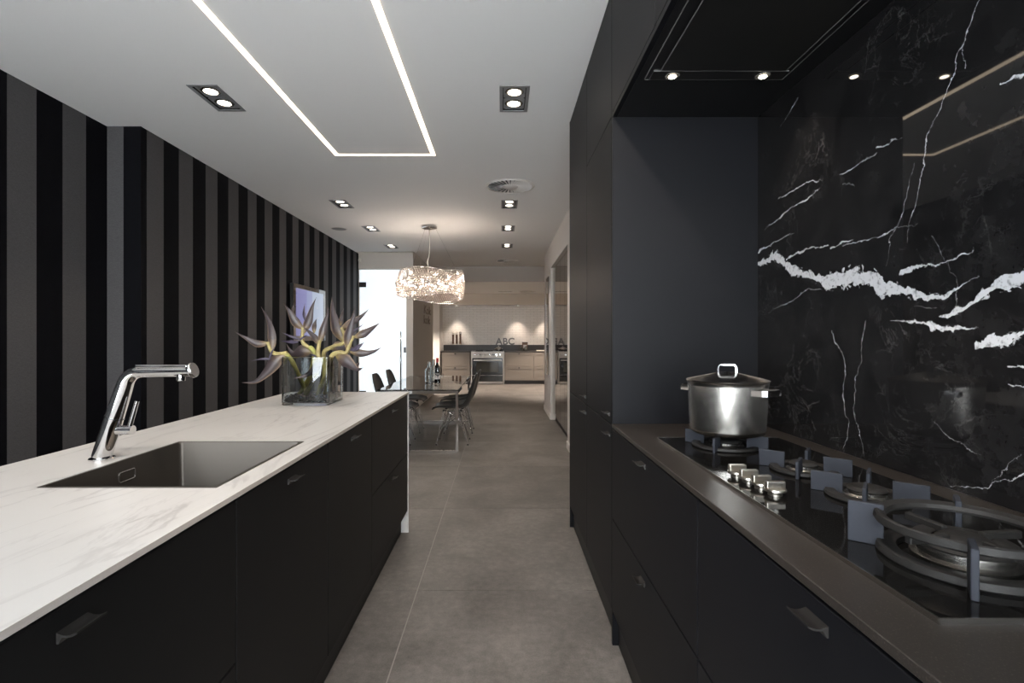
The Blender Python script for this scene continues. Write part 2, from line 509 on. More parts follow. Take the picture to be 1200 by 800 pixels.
P('stem_green', (0.34, 0.33, 0.10), 0.45, var=0.35, vscale=30)
P('petal_violet', (0.045, 0.036, 0.06), 0.5)
m, nt, b = newmat('pebble')
k = NB(nt)
tc = k.n('ShaderNodeTexCoord')
nt.links.new(k.ramp(k.noise(tc.outputs['Object'], 55, 1).outputs[0], [(0.0, (0.012, 0.013, 0.016)), (0.60, (0.03, 0.034, 0.045)), (0.66, (0.45, 0.52, 0.62))]), b.inputs['Base Color'])
b.inputs['Roughness'].default_value = 0.12

# television picture
m = bpy.data.materials.new('tv_picture'); m.use_nodes = True; MATS['tv_picture'] = m
nt = m.node_tree; nt.nodes.remove(nt.nodes['Principled BSDF'])
k = NB(nt)
tc = k.n('ShaderNodeTexCoord')
sx = k.n('ShaderNodeSeparateXYZ'); nt.links.new(tc.outputs['Generated'], sx.inputs[0])
c0 = k.ramp(sx.outputs[1], [(0.0, (0.30, 0.29, 0.55)), (0.36, (0.36, 0.36, 0.64)), (0.37, (0.42, 0.45, 0.70)), (0.56, (0.46, 0.50, 0.72)), (0.57, (0.58, 0.66, 0.82)), (1.0, (0.62, 0.70, 0.84))])
vo = k.n('ShaderNodeTexVoronoi'); mp = k.n('ShaderNodeMapping'); mp.inputs['Scale'].default_value = (1, 9, 6)
nt.links.new(tc.outputs['Generated'], mp.inputs[0]); nt.links.new(mp.outputs[0], vo.inputs['Vector']); vo.inputs['Scale'].default_value = 1.0
dot = k.m('MULTIPLY', k.smooth(vo.outputs['Distance'], 0.12, 0.06), k.m('GREATER_THAN', sx.outputs[1], 0.55))
c1 = k.mix(dot, c0, (1.0, 0.97, 0.9))
e = k.n('ShaderNodeEmission'); nt.links.new(c1, e.inputs[0]); e.inputs[1].default_value = E_TV
g = k.n('ShaderNodeBsdfGlossy'); g.inputs['Roughness'].default_value = 0.08; g.inputs[0].default_value = (0.05, 0.05, 0.05, 1)
ad = k.n('ShaderNodeAddShader'); nt.links.new(e.outputs[0], ad.inputs[0]); nt.links.new(g.outputs[0], ad.inputs[1])
nt.links.new(ad.outputs[0], nt.nodes['Material Output'].inputs[0])

# ------------------------------------------------------------------ mesh helpers
def box(bm, x0, x1, y0, y1, z0, z1, bev=0.0, seg=1):
    x0, x1 = min(x0, x1), max(x0, x1); y0, y1 = min(y0, y1), max(y0, y1); z0, z1 = min(z0, z1), max(z0, z1)
    r = bmesh.ops.create_cube(bm, size=1.0)
    for v in r['verts']:
        v.co = Vector((x0 + (v.co.x + .5) * (x1 - x0), y0 + (v.co.y + .5) * (y1 - y0), z0 + (v.co.z + .5) * (z1 - z0)))
    if bev:
        es = list({e for v in r['verts'] for e in v.link_edges})
        bmesh.ops.bevel(bm, geom=es, offset=bev, segments=seg, affect='EDGES', profile=0.5)

def B(*boxes, bev=0.0, seg=1):
    bm = bmesh.new()
    for bx in boxes:
        box(bm, *bx, bev=bev, seg=seg)
    return bm

def lathe(prof, seg=32, c=(0, 0, 0), bm=None, axis='Z'):
    bm = bm or bmesh.new()
    rings = []
    for r, z in prof:
        if r < 1e-6:
            p = (0, 0, z)
            rings.append([bm.verts.new(p)])
        else:
            rings.append([bm.verts.new((r * math.cos(2 * PI * i / seg), r * math.sin(2 * PI * i / seg), z)) for i in range(seg)])
    new = [v for r in rings for v in r]
    for a, b_ in zip(rings[:-1], rings[1:]):
        for i in range(seg):
            j = (i + 1) % seg
            if len(a) == 1 and len(b_) == 1:
                continue
            if len(a) == 1:
                bm.faces.new((a[0], b_[i], b_[j]))
            elif len(b_) == 1:
                bm.faces.new((a[i], a[j], b_[0]))
            else:
                bm.faces.new((a[i], a[j], b_[j], b_[i]))
    for v in new:
        if axis == 'X':
            v.co = Vector((v.co.z, v.co.x, v.co.y))
        elif axis == 'Y':
            v.co = Vector((v.co.y, v.co.z, v.co.x))
        v.co += Vector(c)
    return bm

def frames(pts):
    out = []
    t0 = (pts[1] - pts[0]).normalized()
    n = t0.orthogonal().normalized()
    for i, p in enumerate(pts):
        if i == 0:
            t = (pts[1] - pts[0])
        elif i == len(pts) - 1:
            t = pts[-1] - pts[-2]
        else:
            t = pts[i + 1] - pts[i - 1]
        t.normalize()
        n = (n - t * n.dot(t))
        n = n.normalized() if n.length > 1e-6 else t.orthogonal().normalized()
        out.append((t, n, t.cross(n)))
    return out

def tube(pts, r, seg=8, bm=None, cap=True, closed=False):
    bm = bm or bmesh.new()
    pts = [Vector(p) for p in pts]
    if closed:
        pts = pts + [pts[0], pts[1]]
    fr = frames(pts)
    rr = r if isinstance(r, (list, tuple)) else [r] * len(pts)
    rings = []
    for p, (t, n, bb), ra in zip(pts, fr, rr):
        rings.append([bm.verts.new(p + (n * math.cos(2 * PI * i / seg) + bb * math.sin(2 * PI * i / seg)) * ra) for i in range(seg)])
    for a, b_ in zip(rings[:-1], rings[1:]):
        for i in range(seg):
            j = (i + 1) % seg
            bm.faces.new((a[i], a[j], b_[j], b_[i]))
    if cap and not closed:
        bm.faces.new(rings[0][::-1]); bm.faces.new(rings[-1])
    return bm

def smooth_path(pts, n=6):
    pts = [Vector(p) for p in pts]
    out = []
    for i in range(len(pts) - 1):
        p0 = pts[max(0, i - 1)]; p1 = pts[i]; p2 = pts[i + 1]; p3 = pts[min(len(pts) - 1, i + 2)]
        for k_ in range(n):
            t = k_ / n
            out.append(0.5 * ((2 * p1) + (p2 - p0) * t + (2 * p0 - 5 * p1 + 4 * p2 - p3) * t * t + (3 * p1 - p0 - 3 * p2 + p3) * t ** 3))
    out.append(pts[-1])
    return out

def prism(poly, axis, a, b_, bm=None):
    """polygon in the two other axes, extruded along axis from a to b"""
    bm = bm or bmesh.new()
    def P3(u, v, t):
        return (t, u, v) if axis == 'X' else ((u, t, v) if axis == 'Y' else (u, v, t))
    lo = [bm.verts.new(P3(u, v, a)) for u, v in poly]
    hi = [bm.verts.new(P3(u, v, b_)) for u, v in poly]
    n = len(poly)
    bm.faces.new(lo[::-1]); bm.faces.new(hi)
    for i in range(n):
        j = (i + 1) % n
        bm.faces.new((lo[i], lo[j], hi[j], hi[i]))
    return bm

def torus(c, R, r, seg=40, rs=8, bm=None, sz=1.0):
    bm = bm or bmesh.new()
    rings = []
    for i in range(seg):
        a = 2 * PI * i / seg
        rings.append([bm.verts.new((c[0] + (R + r * math.cos(t)) * math.cos(a), c[1] + (R + r * math.cos(t)) * math.sin(a), c[2] + r * sz * math.sin(t))) for t in [2 * PI * j / rs for j in range(rs)]])
    for i in range(seg):
        a, b_ = rings[i], rings[(i + 1) % seg]
        for j in range(rs):
            l = (j + 1) % rs
            bm.faces.new((a[j], b_[j], b_[l], a[l]))
    return bm

def obj(name, bm, mat, parent=None, smooth=False, at=None, angle=None):
    me = bpy.data.meshes.new(name)
    bmesh.ops.recalc_face_normals(bm, faces=bm.faces)
    bm.to_mesh(me); bm.free()
    if isinstance(mat, (list, tuple)):
        for x in mat:
            me.materials.append(MATS[x])
    else:
        me.materials.append(MATS[mat])
    if smooth:
        for p in me.polygons:
            p.use_smooth = True
        if angle:
            try:
                me.set_sharp_from_angle(angle=math.radians(angle))
            except Exception:
                pass
    o = bpy.data.objects.new(name, me)
    COL.objects.link(o)
    if parent is not None:
        o.parent = parent
        # geometry is written in world coordinates: undo the parents' offsets
        off = Vector((0, 0, 0)); p = parent
        while p is not None:
            off += Vector(p.location); p = p.parent
        if not at:
            o.location = -off
    return o

def thing(name, label, cat, loc=(0, 0, 0), group=None):
    o = bpy.data.objects.new(name, None)
    o.empty_display_size = 0.1
    COL.objects.link(o)
    o.location = loc
    o['label'] = label; o['category'] = cat
    if group:
        o['group'] = group
    return o

def tag(o, label, cat, group=None):
    o['label'] = label; o['category'] = cat
    if group:
        o['group'] = group
    return o

def struct(name, bm, mat, label=None, smooth=False):
    o = obj(name, bm, mat, smooth=smooth)
    o['kind'] = 'structure'
    if label:
        o['label'] = label
    return o

def copy_tree(o, parent=None):
    c = o.copy(); COL.objects.link(c); c.parent = parent
    for ch in list(o.children):
        copy_tree(ch, c)
    return c

def lamp(name, kind, loc, energy, color, parent=None, size=0.03, spot=None, blend=0.5, direction=(0, 0, -1)):
    d = bpy.data.lights.new(name, kind)
    d.energy = energy; d.color = color
    d.shadow_soft_size = size
    if spot:
        d.spot_size = math.radians(spot); d.spot_blend = blend
    o = bpy.data.objects.new(name, d)
    COL.objects.link(o)
    o.rotation_euler = Vector(direction).to_track_quat('-Z', 'Y').to_euler()
    off = Vector((0, 0, 0))
    if parent is not None:
        o.parent = parent
        off = Vector(parent.location)
    o.location = Vector(loc) - off
    return o

# ------------------------------------------------------------------ room shell
CEIL = 2.715
YB = -1.6          # wall behind the camera
# floor: grout bed with single tiles
TP = 1.23
floor = struct('floor', B((-3.2, 3.2, YB, 14.6, -0.08, -0.0022)), 'grout', 'dark grey stone tiled floor with pale joints')
tile_me = None
jx, jy = -0.424, 2.570
for i in range(-3, 4):
    for j in range(-6, 11):
        x0 = jx + i * TP; y0 = jy + j * TP
        if x0 + TP < -2.9 or x0 > 3.1 or y0 + TP < YB or y0 > 14.5:
            continue
        if tile_me is None:
            g = 0.0026
            t = obj('tile', B((g, TP - g, g, TP - g, -0.02, 0.0)), 'floor_tile')
            tile_me = t.data
        else:
            t = bpy.data.objects.new('tile', tile_me); COL.objects.link(t)
        t.parent = floor
        t.location = (x0, y0, 0)

# ceiling with openings for the recessed lights
TWIN = [(-1.72, 3.10), (0.075, 3.11), (-1.735, 5.56), (0.083, 5.57), (-1.74, 6.83), (0.083, 6.80), (-1.76, 8.16), (0.083, 8.10), (-1.72, 0.64), (0.075, 0.64)]
TWX, TWY = 0.082, 0.163
def slab_with_holes(x0, x1, y0, y1, z, holes, th=0.12):
    xs = sorted({x0, x1, *[h[0] for h in holes], *[h[1] for h in holes]})
    ys = sorted({y0, y1, *[h[2] for h in holes], *[h[3] for h in holes]})
    bm = bmesh.new()
    vs = {}
    def V(x, y):
        if (x, y) not in vs:
            vs[(x, y)] = bm.verts.new((x, y, z))
        return vs[(x, y)]
    for a, b_ in zip(xs[:-1], xs[1:]):
        for c, d in zip(ys[:-1], ys[1:]):
            mx_, my_ = (a + b_) / 2, (c + d) / 2
            if any(h[0] < mx_ < h[1] and h[2] < my_ < h[3] for h in holes):
                continue
            bm.faces.new((V(a, c), V(a, d), V(b_, d), V(b_, c)))
    r = bmesh.ops.extrude_face_region(bm, geom=list(bm.faces))
    for v in r['geom']:
        if isinstance(v, bmesh.types.BMVert):
            v.co.z += th
    return bm
holes = [(x - TWX, x + TWX, y - TWY, y + TWY) for x, y in TWIN]
struct('ceiling', slab_with_holes(-2.9, 1.5, YB, 8.67, CEIL, holes), 'ceiling_white', 'smooth white ceiling over the showroom kitchen')
struct('ceiling.001', B((-3.2, 3.2, 8.67, 10.77, 2.76, 2.9)), 'ceiling_white', 'ceiling of the passage towards the far kitchen')
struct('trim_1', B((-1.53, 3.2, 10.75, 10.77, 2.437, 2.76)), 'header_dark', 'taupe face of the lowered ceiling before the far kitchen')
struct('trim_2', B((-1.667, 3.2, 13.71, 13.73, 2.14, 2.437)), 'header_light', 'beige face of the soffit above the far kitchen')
struct('ceiling.002', B((-3.2, 3.2, 10.77, 13.73, 2.437, 2.9)), 'ceiling_white', 'lowered ceiling in front of the far kitchen')
struct('ceiling.003', B((-1.667, 3.2, 13.73, 14.5, 2.14, 2.9)), 'ceiling_white', 'low soffit above the far kitchen worktop')

# striped wall on the left
bm = B((-3.2, -2.706, YB, 3.51, 0, CEIL))
box(bm, -3.2, -2.474, 3.51, 8.84, 0, CEIL)
bm.faces.ensure_lookup_table()
for f in bm.faces:
    c = f.calc_center_median()
    f.material_index = 1 if c.y < 3.5 and c.x > -2.8 else 0
struct('wall_left', bm, ['paper_far', 'paper_near'], 'wall papered in broad black and charcoal vertical stripes')
# wall around the glass door, and the pier that leads on to the far kitchen
struct('wall_far', B((-3.2, -1.65, 8.84, 8.96, 2.449, 2.76), (-1.65, -1.53, 8.84, 11.4, 0, 2.76)), 'wall_taupe', 'pale wall above and beside the glass door')
struct('baseboard_far', B((-1.53, -1.518, 8.86, 11.4, 0, 0.075), (-1.65, -1.518, 8.828, 8.84, 0, 0.075)), 'wall_white')
struct('wall_niche', B((-3.2, -1.667, 13.73, 14.4, 0, 2.437)), 'wall_white', 'white pier left of the far kitchen')
struct('wall_back', B((-3.2, 3.2, 14.4, 14.55, 0, 2.14)), 'far_tiles', 'cream brick tiled wall behind the far kitchen')
struct('wall_west', B((-3.3, -3.2, 8.84, 14.55, 0, 2.9)), 'wall_white')
struct('wall_east', B((3.2, 3.3, 9.07, 14.55, 0, 2.9), (1.5, 3.3, 8.97, 9.07, 0, 2.9)), 'wall_white')
# right-hand wall after the tall cupboards, with a niche
NY0, NY1, NZ = 5.89, 7.89, 2.34
struct('wall_right', B((0.756, 1.5, 3.46, NY0, 0, CEIL), (0.756, 1.5, NY1, 9.07, 0, CEIL), (0.756, 1.5, NY0, NY1, NZ, CEIL), (1.35, 1.5, NY0, NY1, 0, NZ)),
       'wall_white', 'white plastered wall with a niche of dark cupboards')
struct('baseboard_right', B((0.744, 0.756, 3.46, NY0, 0, 0.08), (0.744, 0.756, NY1, 9.07, 0, 0.08), (0.744, 1.5, 9.07, 9.082, 0, 0.08)), 'wall_white')
struct('wall_hob', B((1.075, 1.5, YB, 3.46, 0, CEIL)), 'wall_white', 'wall behind the hob run')
# wall and shop window behind the camera
struct('wall_rear', B((-3.2, 1.5, YB - 0.15, YB, 0, 0.06), (-3.2, 1.5, YB - 0.15, YB, 2.6, CEIL), (-3.2, -2.3, YB - 0.15, YB, 0.06, 2.6), (0.75, 1.5, YB - 0.15, YB, 0.06, 2.6)),
       'wall_white', 'wall behind the viewer with the shop window')
wn = struct('window_1', B((-2.3, -2.24, YB - 0.1, YB - 0.02, 0.06, 2.6), (0.69, 0.75, YB - 0.1, YB - 0.02, 0.06, 2.6), (-2.24, 0.69, YB - 0.1, YB - 0.02, 0.06, 0.12),
                          (-2.24, 0.69, YB - 0.1, YB - 0.02, 2.54, 2.6), (-1.60, -1.36, YB - 0.1, YB - 0.02, 0.12, 2.54), (-0.86, -0.66, YB - 0.1, YB - 0.02, 0.12, 2.54), (-0.16, 0.06, YB - 0.1, YB - 0.02, 0.12, 2.54)), 'black_plastic')
for a, b_ in ((-2.24, -1.60), (-1.36, -0.86), (-0.66, -0.16), (0.06, 0.69)):
    obj('pane', B((a, b_, YB - 0.07, YB - 0.05, 0.12, 2.54)), 'shop_glass', wn)
    pd = bpy.data.lights.new('daylight_portal', 'AREA')       # sampling portal for the sky seen through this pane
    pd.shape = 'RECTANGLE'; pd.size = b_ - a; pd.size_y = 2.42
    pd.cycles.is_portal = True
    po = bpy.data.objects.new('daylight_portal', pd); COL.objects.link(po); po.parent = wn
    po.location = ((a + b_) / 2, YB - 0.11, 1.33); po.rotation_euler = (-PI / 2, 0, 0)

# glass door full of daylight
dr = struct('door_1', B((-2.47, -1.655, 8.885, 8.897, 0.012, 2.44)), 'frosted_glass', 'frosted glass door bright with daylight')
obj('door_handle', tube([(-1.745, 8.845, 0.30), (-1.745, 8.845, 1.37)], 0.014, 10), 'chrome_dark', dr, smooth=True)
for z in (0.45, 1.22):
    obj('handle_mount', tube([(-1.745, 8.845, z), (-1.745, 8.885, z)], 0.009, 8), 'chrome_dark', dr, smooth=True)
for z in (2.18, 0.30):
    obj('hinge', B((-2.47, -2.35, 8.865, 8.885, z - 0.045, z + 0.045), bev=0.004), 'black_plastic', dr)
obj('lock', B((-1.70, -1.66, 8.86, 8.885, 1.00, 1.10), bev=0.004), 'lamp_frame', dr)

# ------------------------------------------------------------------ cabinets
def handle_bm(side, xf, yc, z, wid=0.054):
    """short tab pull: side=+1 opens towards +X; a thin concave lip with a flange on the front"""
    pr = []
    top = [(0, 0.0), (0.008, -0.003), (0.016, -0.0036), (0.023, -0.002), (0.029, 0.0012)]
    for u, v in top:
        pr.append((xf + side * u, z + v))
    for u, v in reversed(top):
        pr.append((xf + side * max(u, 0.0025), z + v - 0.003) if u > 0 else (xf + side * 0.003, z - 0.016))
    pr.append((xf, z - 0.016))
    return prism(pr, 'Y', yc - wid / 2, yc + wid / 2)

def front(parent, name, side, xf, y0, y1, z0, z1, mat, hy=None, hz=None, th=0.019):
    """a door or drawer front whose face lies at x = xf"""
    g = 0.0024
    f = obj(name, B((xf, xf - side * th, y0 + g, y1 - g, z0 + g, z1 - g), bev=0.0016), mat, parent)
    if hy is not None:
        h = obj('handle', handle_bm(side, xf, hy, hz), 'handle', f, smooth=True, angle=40)
    return f

XI = -0.612        # island fronts
TOP_I = 0.9135
ZB = 0.143
# island cabinets
ISL = [
    (-0.62, 0.28, 'drawers', 'black island drawer unit at the near end, outside the picture'),
    (0.28, 1.18, 'drawers', 'wide black island drawer unit nearest the viewer, left of the sink cabinet'),
    (1.18, 1.803, 'door', 'black island sink cabinet with one tall front below the sink'),
    (1.803, 2.412, 'door', 'black island cabinet with one tall front, beyond the sink cabinet'),
    (2.412, 3.328, 'drawers', 'black island drawer unit at the far end beside the white end panel'),
]
for y0, y1, kind, lab in ISL:
    t = thing('island_cabinet', lab, 'cabinet', (-1.0, (y0 + y1) / 2, 0), 'island cabinets')
    sink = abs(y0 - 1.18) < 0.01
    if sink:
        obj('body', B((-1.36, XI - 0.02, y0 + .001, y0 + .019, 0.12, 0.90), (-1.36, XI - 0.02, y1 - .019, y1 - .001, 0.12, 0.90), (-1.36, -1.34, y0 + .019, y1 - .019, 0.12, 0.90),
                      (-1.34, XI - 0.02, y0 + .019, y1 - .019, 0.12, 0.14)), 'carcass', t)
    else:
        obj('body', B((-1.36, XI - 0.02, y0 + .001, y1 - .001, 0.12, 0.90)), 'carcass', t)
    obj('plinth', B((-1.32, -0.655, y0 + .0005, y1 - .0005, 0.0, 0.12)), 'plinth', t)
    obj('back_panel', B((-1.379, -1.3605, y0 + .001, y1 - .001, 0.0, 0.9005)), 'front_black', t)
    yc = (y0 + y1) / 2
    if kind == 'drawers':
        front(t, 'drawer', 1, XI, y0, y1, 0.5205, 0.897, 'front_black', yc, 0.864)
        front(t, 'drawer', 1, XI, y0, y1, ZB, 0.5205, 'front_black', yc, 0.488)
    else:
        front(t, 'door', 1, XI, y0, y1, ZB, 0.897, 'front_black', yc, 0.864)

# island worktop with the cut-out for the sink, and the end panel down to the floor
SX0, SX1, SY0, SY1 = -1.105, -0.675, 1.212, 1.752
XE = -0.607
wt = obj('island_worktop', slab_with_holes(-1.385, XE, -0.64, 3.342, TOP_I - 0.012, [(SX0, SX1, SY0, SY1)], 0.012), ['white_slab', 'slab_edge'])
for p in wt.data.polygons:
    if abs(p.normal.z) < 0.5 and not (SY0 - .01 < p.center.y < SY1 + .01 and SX0 - .01 < p.center.x < SX1 + .01):
        p.material_index = 1
tag(wt, 'white marble-look worktop with soft grey veins on the kitchen island', 'worktop')
ep = obj('island_end_panel', B((-1.385, XE, 3.330, 3.342, 0.0, TOP_I - 0.0121)), 'white_slab')
tag(ep, 'white slab end panel running down to the floor at the far end of the island', 'panel')

# sink
sk = thing('kitchen_sink', 'square brushed steel sink set flush in the white island worktop', 'sink', (-0.89, 1.482, TOP_I - 0.2))
bm = bmesh.new()
def bowl_ring(x0, x1, y0, y1, z, r, n=5):
    vs = []
    for cx_, cy_, a0 in ((x1 - r, y1 - r, 0), (x0 + r, y1 - r, PI / 2), (x0 + r, y0 + r, PI), (x1 - r, y0 + r, 1.5 * PI)):
        for i in range(n + 1):
            a = a0 + (PI / 2) * i / n
            vs.append(bm.verts.new((cx_ + r * math.cos(a), cy_ + r * math.sin(a), z)))
    return vs
rings = []
for ins, z, r in ((0.0015, TOP_I + 0.0008, 0.004), (0.010, TOP_I + 0.0008, 0.010), (0.0115, TOP_I - 0.004, 0.012), (0.013, TOP_I - 0.165, 0.014), (0.016, TOP_I - 0.175, 0.018), (0.026, TOP_I - 0.180, 0.02)):
    rings.append(bowl_ring(SX0 + ins, SX1 - ins, SY0 + ins, SY1 - ins, z, r))
for a, b_ in zip(rings[:-1], rings[1:]):
    n = len(a)
    for i in range(n):
        bm.faces.new((a[i], a[(i + 1) % n], b_[(i + 1) % n], b_[i]))
bm.faces.new(rings[-1])
r0 = rings[0]
low = [bm.verts.new((v.co.x, v.co.y, TOP_I - 0.008)) for v in r0]
for i in range(len(r0)):
    bm.faces.new((r0[i], low[i], low[(i + 1) % len(r0)], r0[(i + 1) % len(r0)]))
bw = obj('bowl', bm, 'steel_sink', sk, smooth=True, angle=25)
# overflow slot on the far left wall, drain in the bottom
def rrect(c, hw_, hh, r, n=5):
    pts = []
    for sx_, sy_, a0 in ((1, 1, 0), (-1, 1, PI / 2), (-1, -1, PI), (1, -1, 1.5 * PI)):
        for i in range(n + 1):
            a = a0 + PI / 2 * i / n
            pts.append((c[0] + sx_ * (hw_ - r) + r * math.cos(a), c[1] + sy_ * (hh - r) + r * math.sin(a)))
    return pts
ov = obj('overflow_plate', prism(rrect((1.49, TOP_I - 0.045), 0.032, 0.014, 0.007), 'X', SX0 + 0.012, SX0 + 0.0145), 'steel_sink', sk)
ring3 = [(SX0 + 0.0155, u, v) for u, v in rrect((1.49, TOP_I - 0.045), 0.032, 0.014, 0.007)]
obj('overflow_rim', tube(ring3, 0.0016, 6, closed=True), 'chrome', ov, smooth=True)
obj('drain', lathe([(0, -0.003), (0.03, -0.003), (0.036, 0.0015), (0.045, 0.0015), (0.046, 0.0002)], 28, (-0.89, 1.482, TOP_I - 0.1798)), 'chrome', sk, smooth=True)

# tap: leaning body, flat-topped spout, side lever
tp = thing('kitchen_tap', 'polished chrome kitchen tap leaning over the sink with side lever', 'tap', (-1.172, 1.496, TOP_I))
base = Vector((-1.172, 1.496, TOP_I))
elbow = Vector((-1.092, 1.496, 1.157))
dirb = (elbow - base).normalized()
pth = [base + dirb * 0.0088, base + dirb * 0.05, base + dirb * 0.11, base + dirb * 0.17, base + dirb * 0.215]
e0 = base + dirb * 0.225
for i in range(1, 8):
    t = i / 7
    c1 = elbow + Vector((0.0, 0, 0.012)); p2 = elbow + Vector((0.045, 0, 0.012))
    pth.append((1 - t) ** 2 * e0 + 2 * (1 - t) * t * c1 + t * t * p2)
pth += [Vector((-1.00, 1.496, 1.170)), Vector((-0.905, 1.496, 1.171))]
rad = [0.0255, 0.0250, 0.0245, 0.0235, 0.0225] + [0.0215, 0.0205, 0.0195, 0.0185, 0.0175, 0.0165, 0.016] + [0.0155, 0.0155]
bd = obj('body', tube(pth, rad, 24), 'chrome', tp, smooth=True, angle=50)
obj('joint_ring', tube([base + dirb * 0.128, base + dirb * 0.130], 0.0258, 24), 'chrome_dark', bd, smooth=True, angle=50)
obj('base_ring', lathe([(0.0, 0.0), (0.0330, 0.0), (0.0330, 0.004), (0.0315, 0.0055), (0.0, 0.0055)], 28, base + Vector((0.004, 0, 0.0003))), 'chrome', tp, smooth=True, angle=40)
obj('spout_plate', B((-1.060, -0.910, 1.478, 1.514, 1.182, 1.190), bev=0.002, seg=2), 'chrome', tp)
bm = lathe([(0, -0.003), (0.0205, -0.003), (0.0225, 0.0), (0.0225, 0.007), (0.021, 0.0095), (0, 0.0095)], 28)
bmesh.ops.rotate(bm, verts=bm.verts, cent=(0, 0, 0), matrix=Matrix.Rotation(math.radians(72), 3, 'Y'))
bmesh.ops.translate(bm, verts=bm.verts, vec=(-0.907, 1.496, 1.173))
obj('spout_end', bm, 'chrome', tp, smooth=True, angle=40)
obj('aerator', lathe([(0, 0), (0.011, 0), (0.012, 0.003), (0.012, 0.02), (0, 0.02)], 20, (-0.937, 1.496, 1.143)), 'chrome', tp, smooth=True, angle=40)
pz = base + dirb * 0.092
obj('valve_barrel', tube([pz + Vector((0.0, 0, -0.002)), pz + Vector((0.066, 0, -0.002))], 0.0135, 18), 'chrome', tp, smooth=True, angle=50)
lv = tube([pz + Vector((0.055, 0, 0.004)), pz + Vector((0.067, 0, 0.045)), pz + Vector((0.078, 0, 0.083))], [0.0065, 0.0062, 0.006], 12)
obj('lever', lv, 'chrome', tp, smooth=True, angle=50)

# ------------------------------------------------------------------ right-hand run
XR = 0.4562
TOP_R = 0.9135
ZBR = 0.139
run = [(-0.62, 0.29, 'blue-black drawer unit at the near end of the hob run, outside the picture'),
       (0.29, 1.193, 'blue-black drawer unit under the hob nearest the viewer'),
       (1.193, 2.11, 'blue-black two-drawer unit under the hob beside the tall cupboards')]
for y0, y1, lab in run:
    t = thing('hob_cabinet', lab, 'cabinet', (0.75, (y0 + y1) / 2, 0), 'cabinets under the hob')
    yc = (y0 + y1) / 2
    obj('body', B((XR + 0.02, 1.05, y0 + .001, y1 - .001, 0.12, 0.893)), 'carcass', t)
    obj('plinth', B((0.481, 1.0, y0 + .0005, y1 - .0005, 0.0, 0.12)), 'plinth', t)
    front(t, 'drawer', -1, XR, y0, y1, 0.521, 0.893, 'front_blue', yc, 0.866)
    front(t, 'drawer', -1, XR, y0, y1, ZBR, 0.521, 'front_blue', yc, 0.490)
ww = obj('hob_worktop', B((XR - 0.003, 1.0545, -0.64, 2.1095, TOP_R - 0.0155, TOP_R), bev=0.0012), 'dark_quartz')
tag(ww, 'dark brown speckled stone worktop carrying the hob', 'worktop')
mb = obj('marble_splashback', B((MX, 1.0745, -0.64, 2.1095, TOP_R + 0.0003, 2.176)), 'black_marble')
tag(mb, 'polished black marble splashback with bold white veins behind the hob', 'splashback')

# tall cupboards
T0, T1, T2 = 2.11, 2.745, 3.443
t = thing('tall_cupboard', 'tall blue-black cupboard beside the hob, its bare side facing the viewer', 'cupboard', (0.75, 2.43, 0), 'tall cupboards')
obj('body', B((XR + 0.02, 1.05, T0 + 0.02, T1 - .001, 0.12, CEIL - 0.004)), 'carcass', t)
obj('side_panel', B((XR, 1.0745, T0, T0 + 0.0195, 0.0, CEIL - 0.002), bev=0.001), 'front_blue', t)
obj('plinth', B((0.481, 1.0, T0 + 0.02, T1 - .0005, 0.0, 0.12)), 'plinth', t)
front(t, 'door', -1, XR, T0 + 0.020, T1, ZBR, 0.907, 'front_blue', T0 + 0.075, 0.866)
front(t, 'door', -1, XR, T0 + 0.020, T1, 0.907, 2.186, 'front_blue', T0 + 0.075, 0.953)
front(t, 'door', -1, XR, T0 + 0.020, T1, 2.186, CEIL - 0.004, 'front_blue')
t = thing('tall_cupboard', 'tall blue-black cupboard at the end of the run beside the white wall', 'cupboard', (0.75, 3.09, 0), 'tall cupboards')
obj('body', B((XR + 0.02, 1.05, T1 + .001, T2 - 0.02, 0.12, CEIL - 0.004)), 'carcass', t)
obj('side_panel', B((XR, 1.0745, T2 - 0.0195, T2, 0.0, CEIL - 0.002), bev=0.001), 'front_blue', t)
obj('plinth', B((0.481, 1.0, T1 + .0005, T2 - 0.02, 0.0, 0.12)), 'plinth', t)
front(t, 'door', -1, XR, T1, T2 - 0.020, ZBR, 0.907, 'front_blue', T1 + 0.06, 0.866)
front(t, 'door', -1, XR, T1, T2 - 0.020, 0.907, CEIL - 0.004, 'front_blue', T1 + 0.06, 0.953)

# bulkhead with built-in extractor over the hob
UZ = 2.177
bk = thing('hood_bulkhead', 'blue-black panelled bulkhead hanging from the ceiling above the hob', 'bulkhead', (0.75, 0.75, UZ))
obj('soffit_board', B((XR + 0.0195, 1.0745, -0.64, T0 - 0.0005, UZ, UZ + 0.02)), 'hood_black', bk)
obj('box', B((XR + 0.0195, 1.0745, -0.64, T0 - 0.0005, UZ + 0.02, CEIL - 0.004)), 'carcass', bk)
obj('bottom_rail', B((XR, XR + 0.019, -0.64, T0 - 0.0005, UZ, UZ + 0.019), bev=0.001), 'front_blue', bk)
for a, b_ in ((-0.64, 0.02), (0.02, 0.775), (0.775, 1.529), (1.529, T0 - 0.0005)):
    obj('panel', B((XR, XR + 0.019, a + .0016, b_ - .0016, UZ + 0.022, CEIL - 0.004), bev=0.0012), 'front_blue', bk)

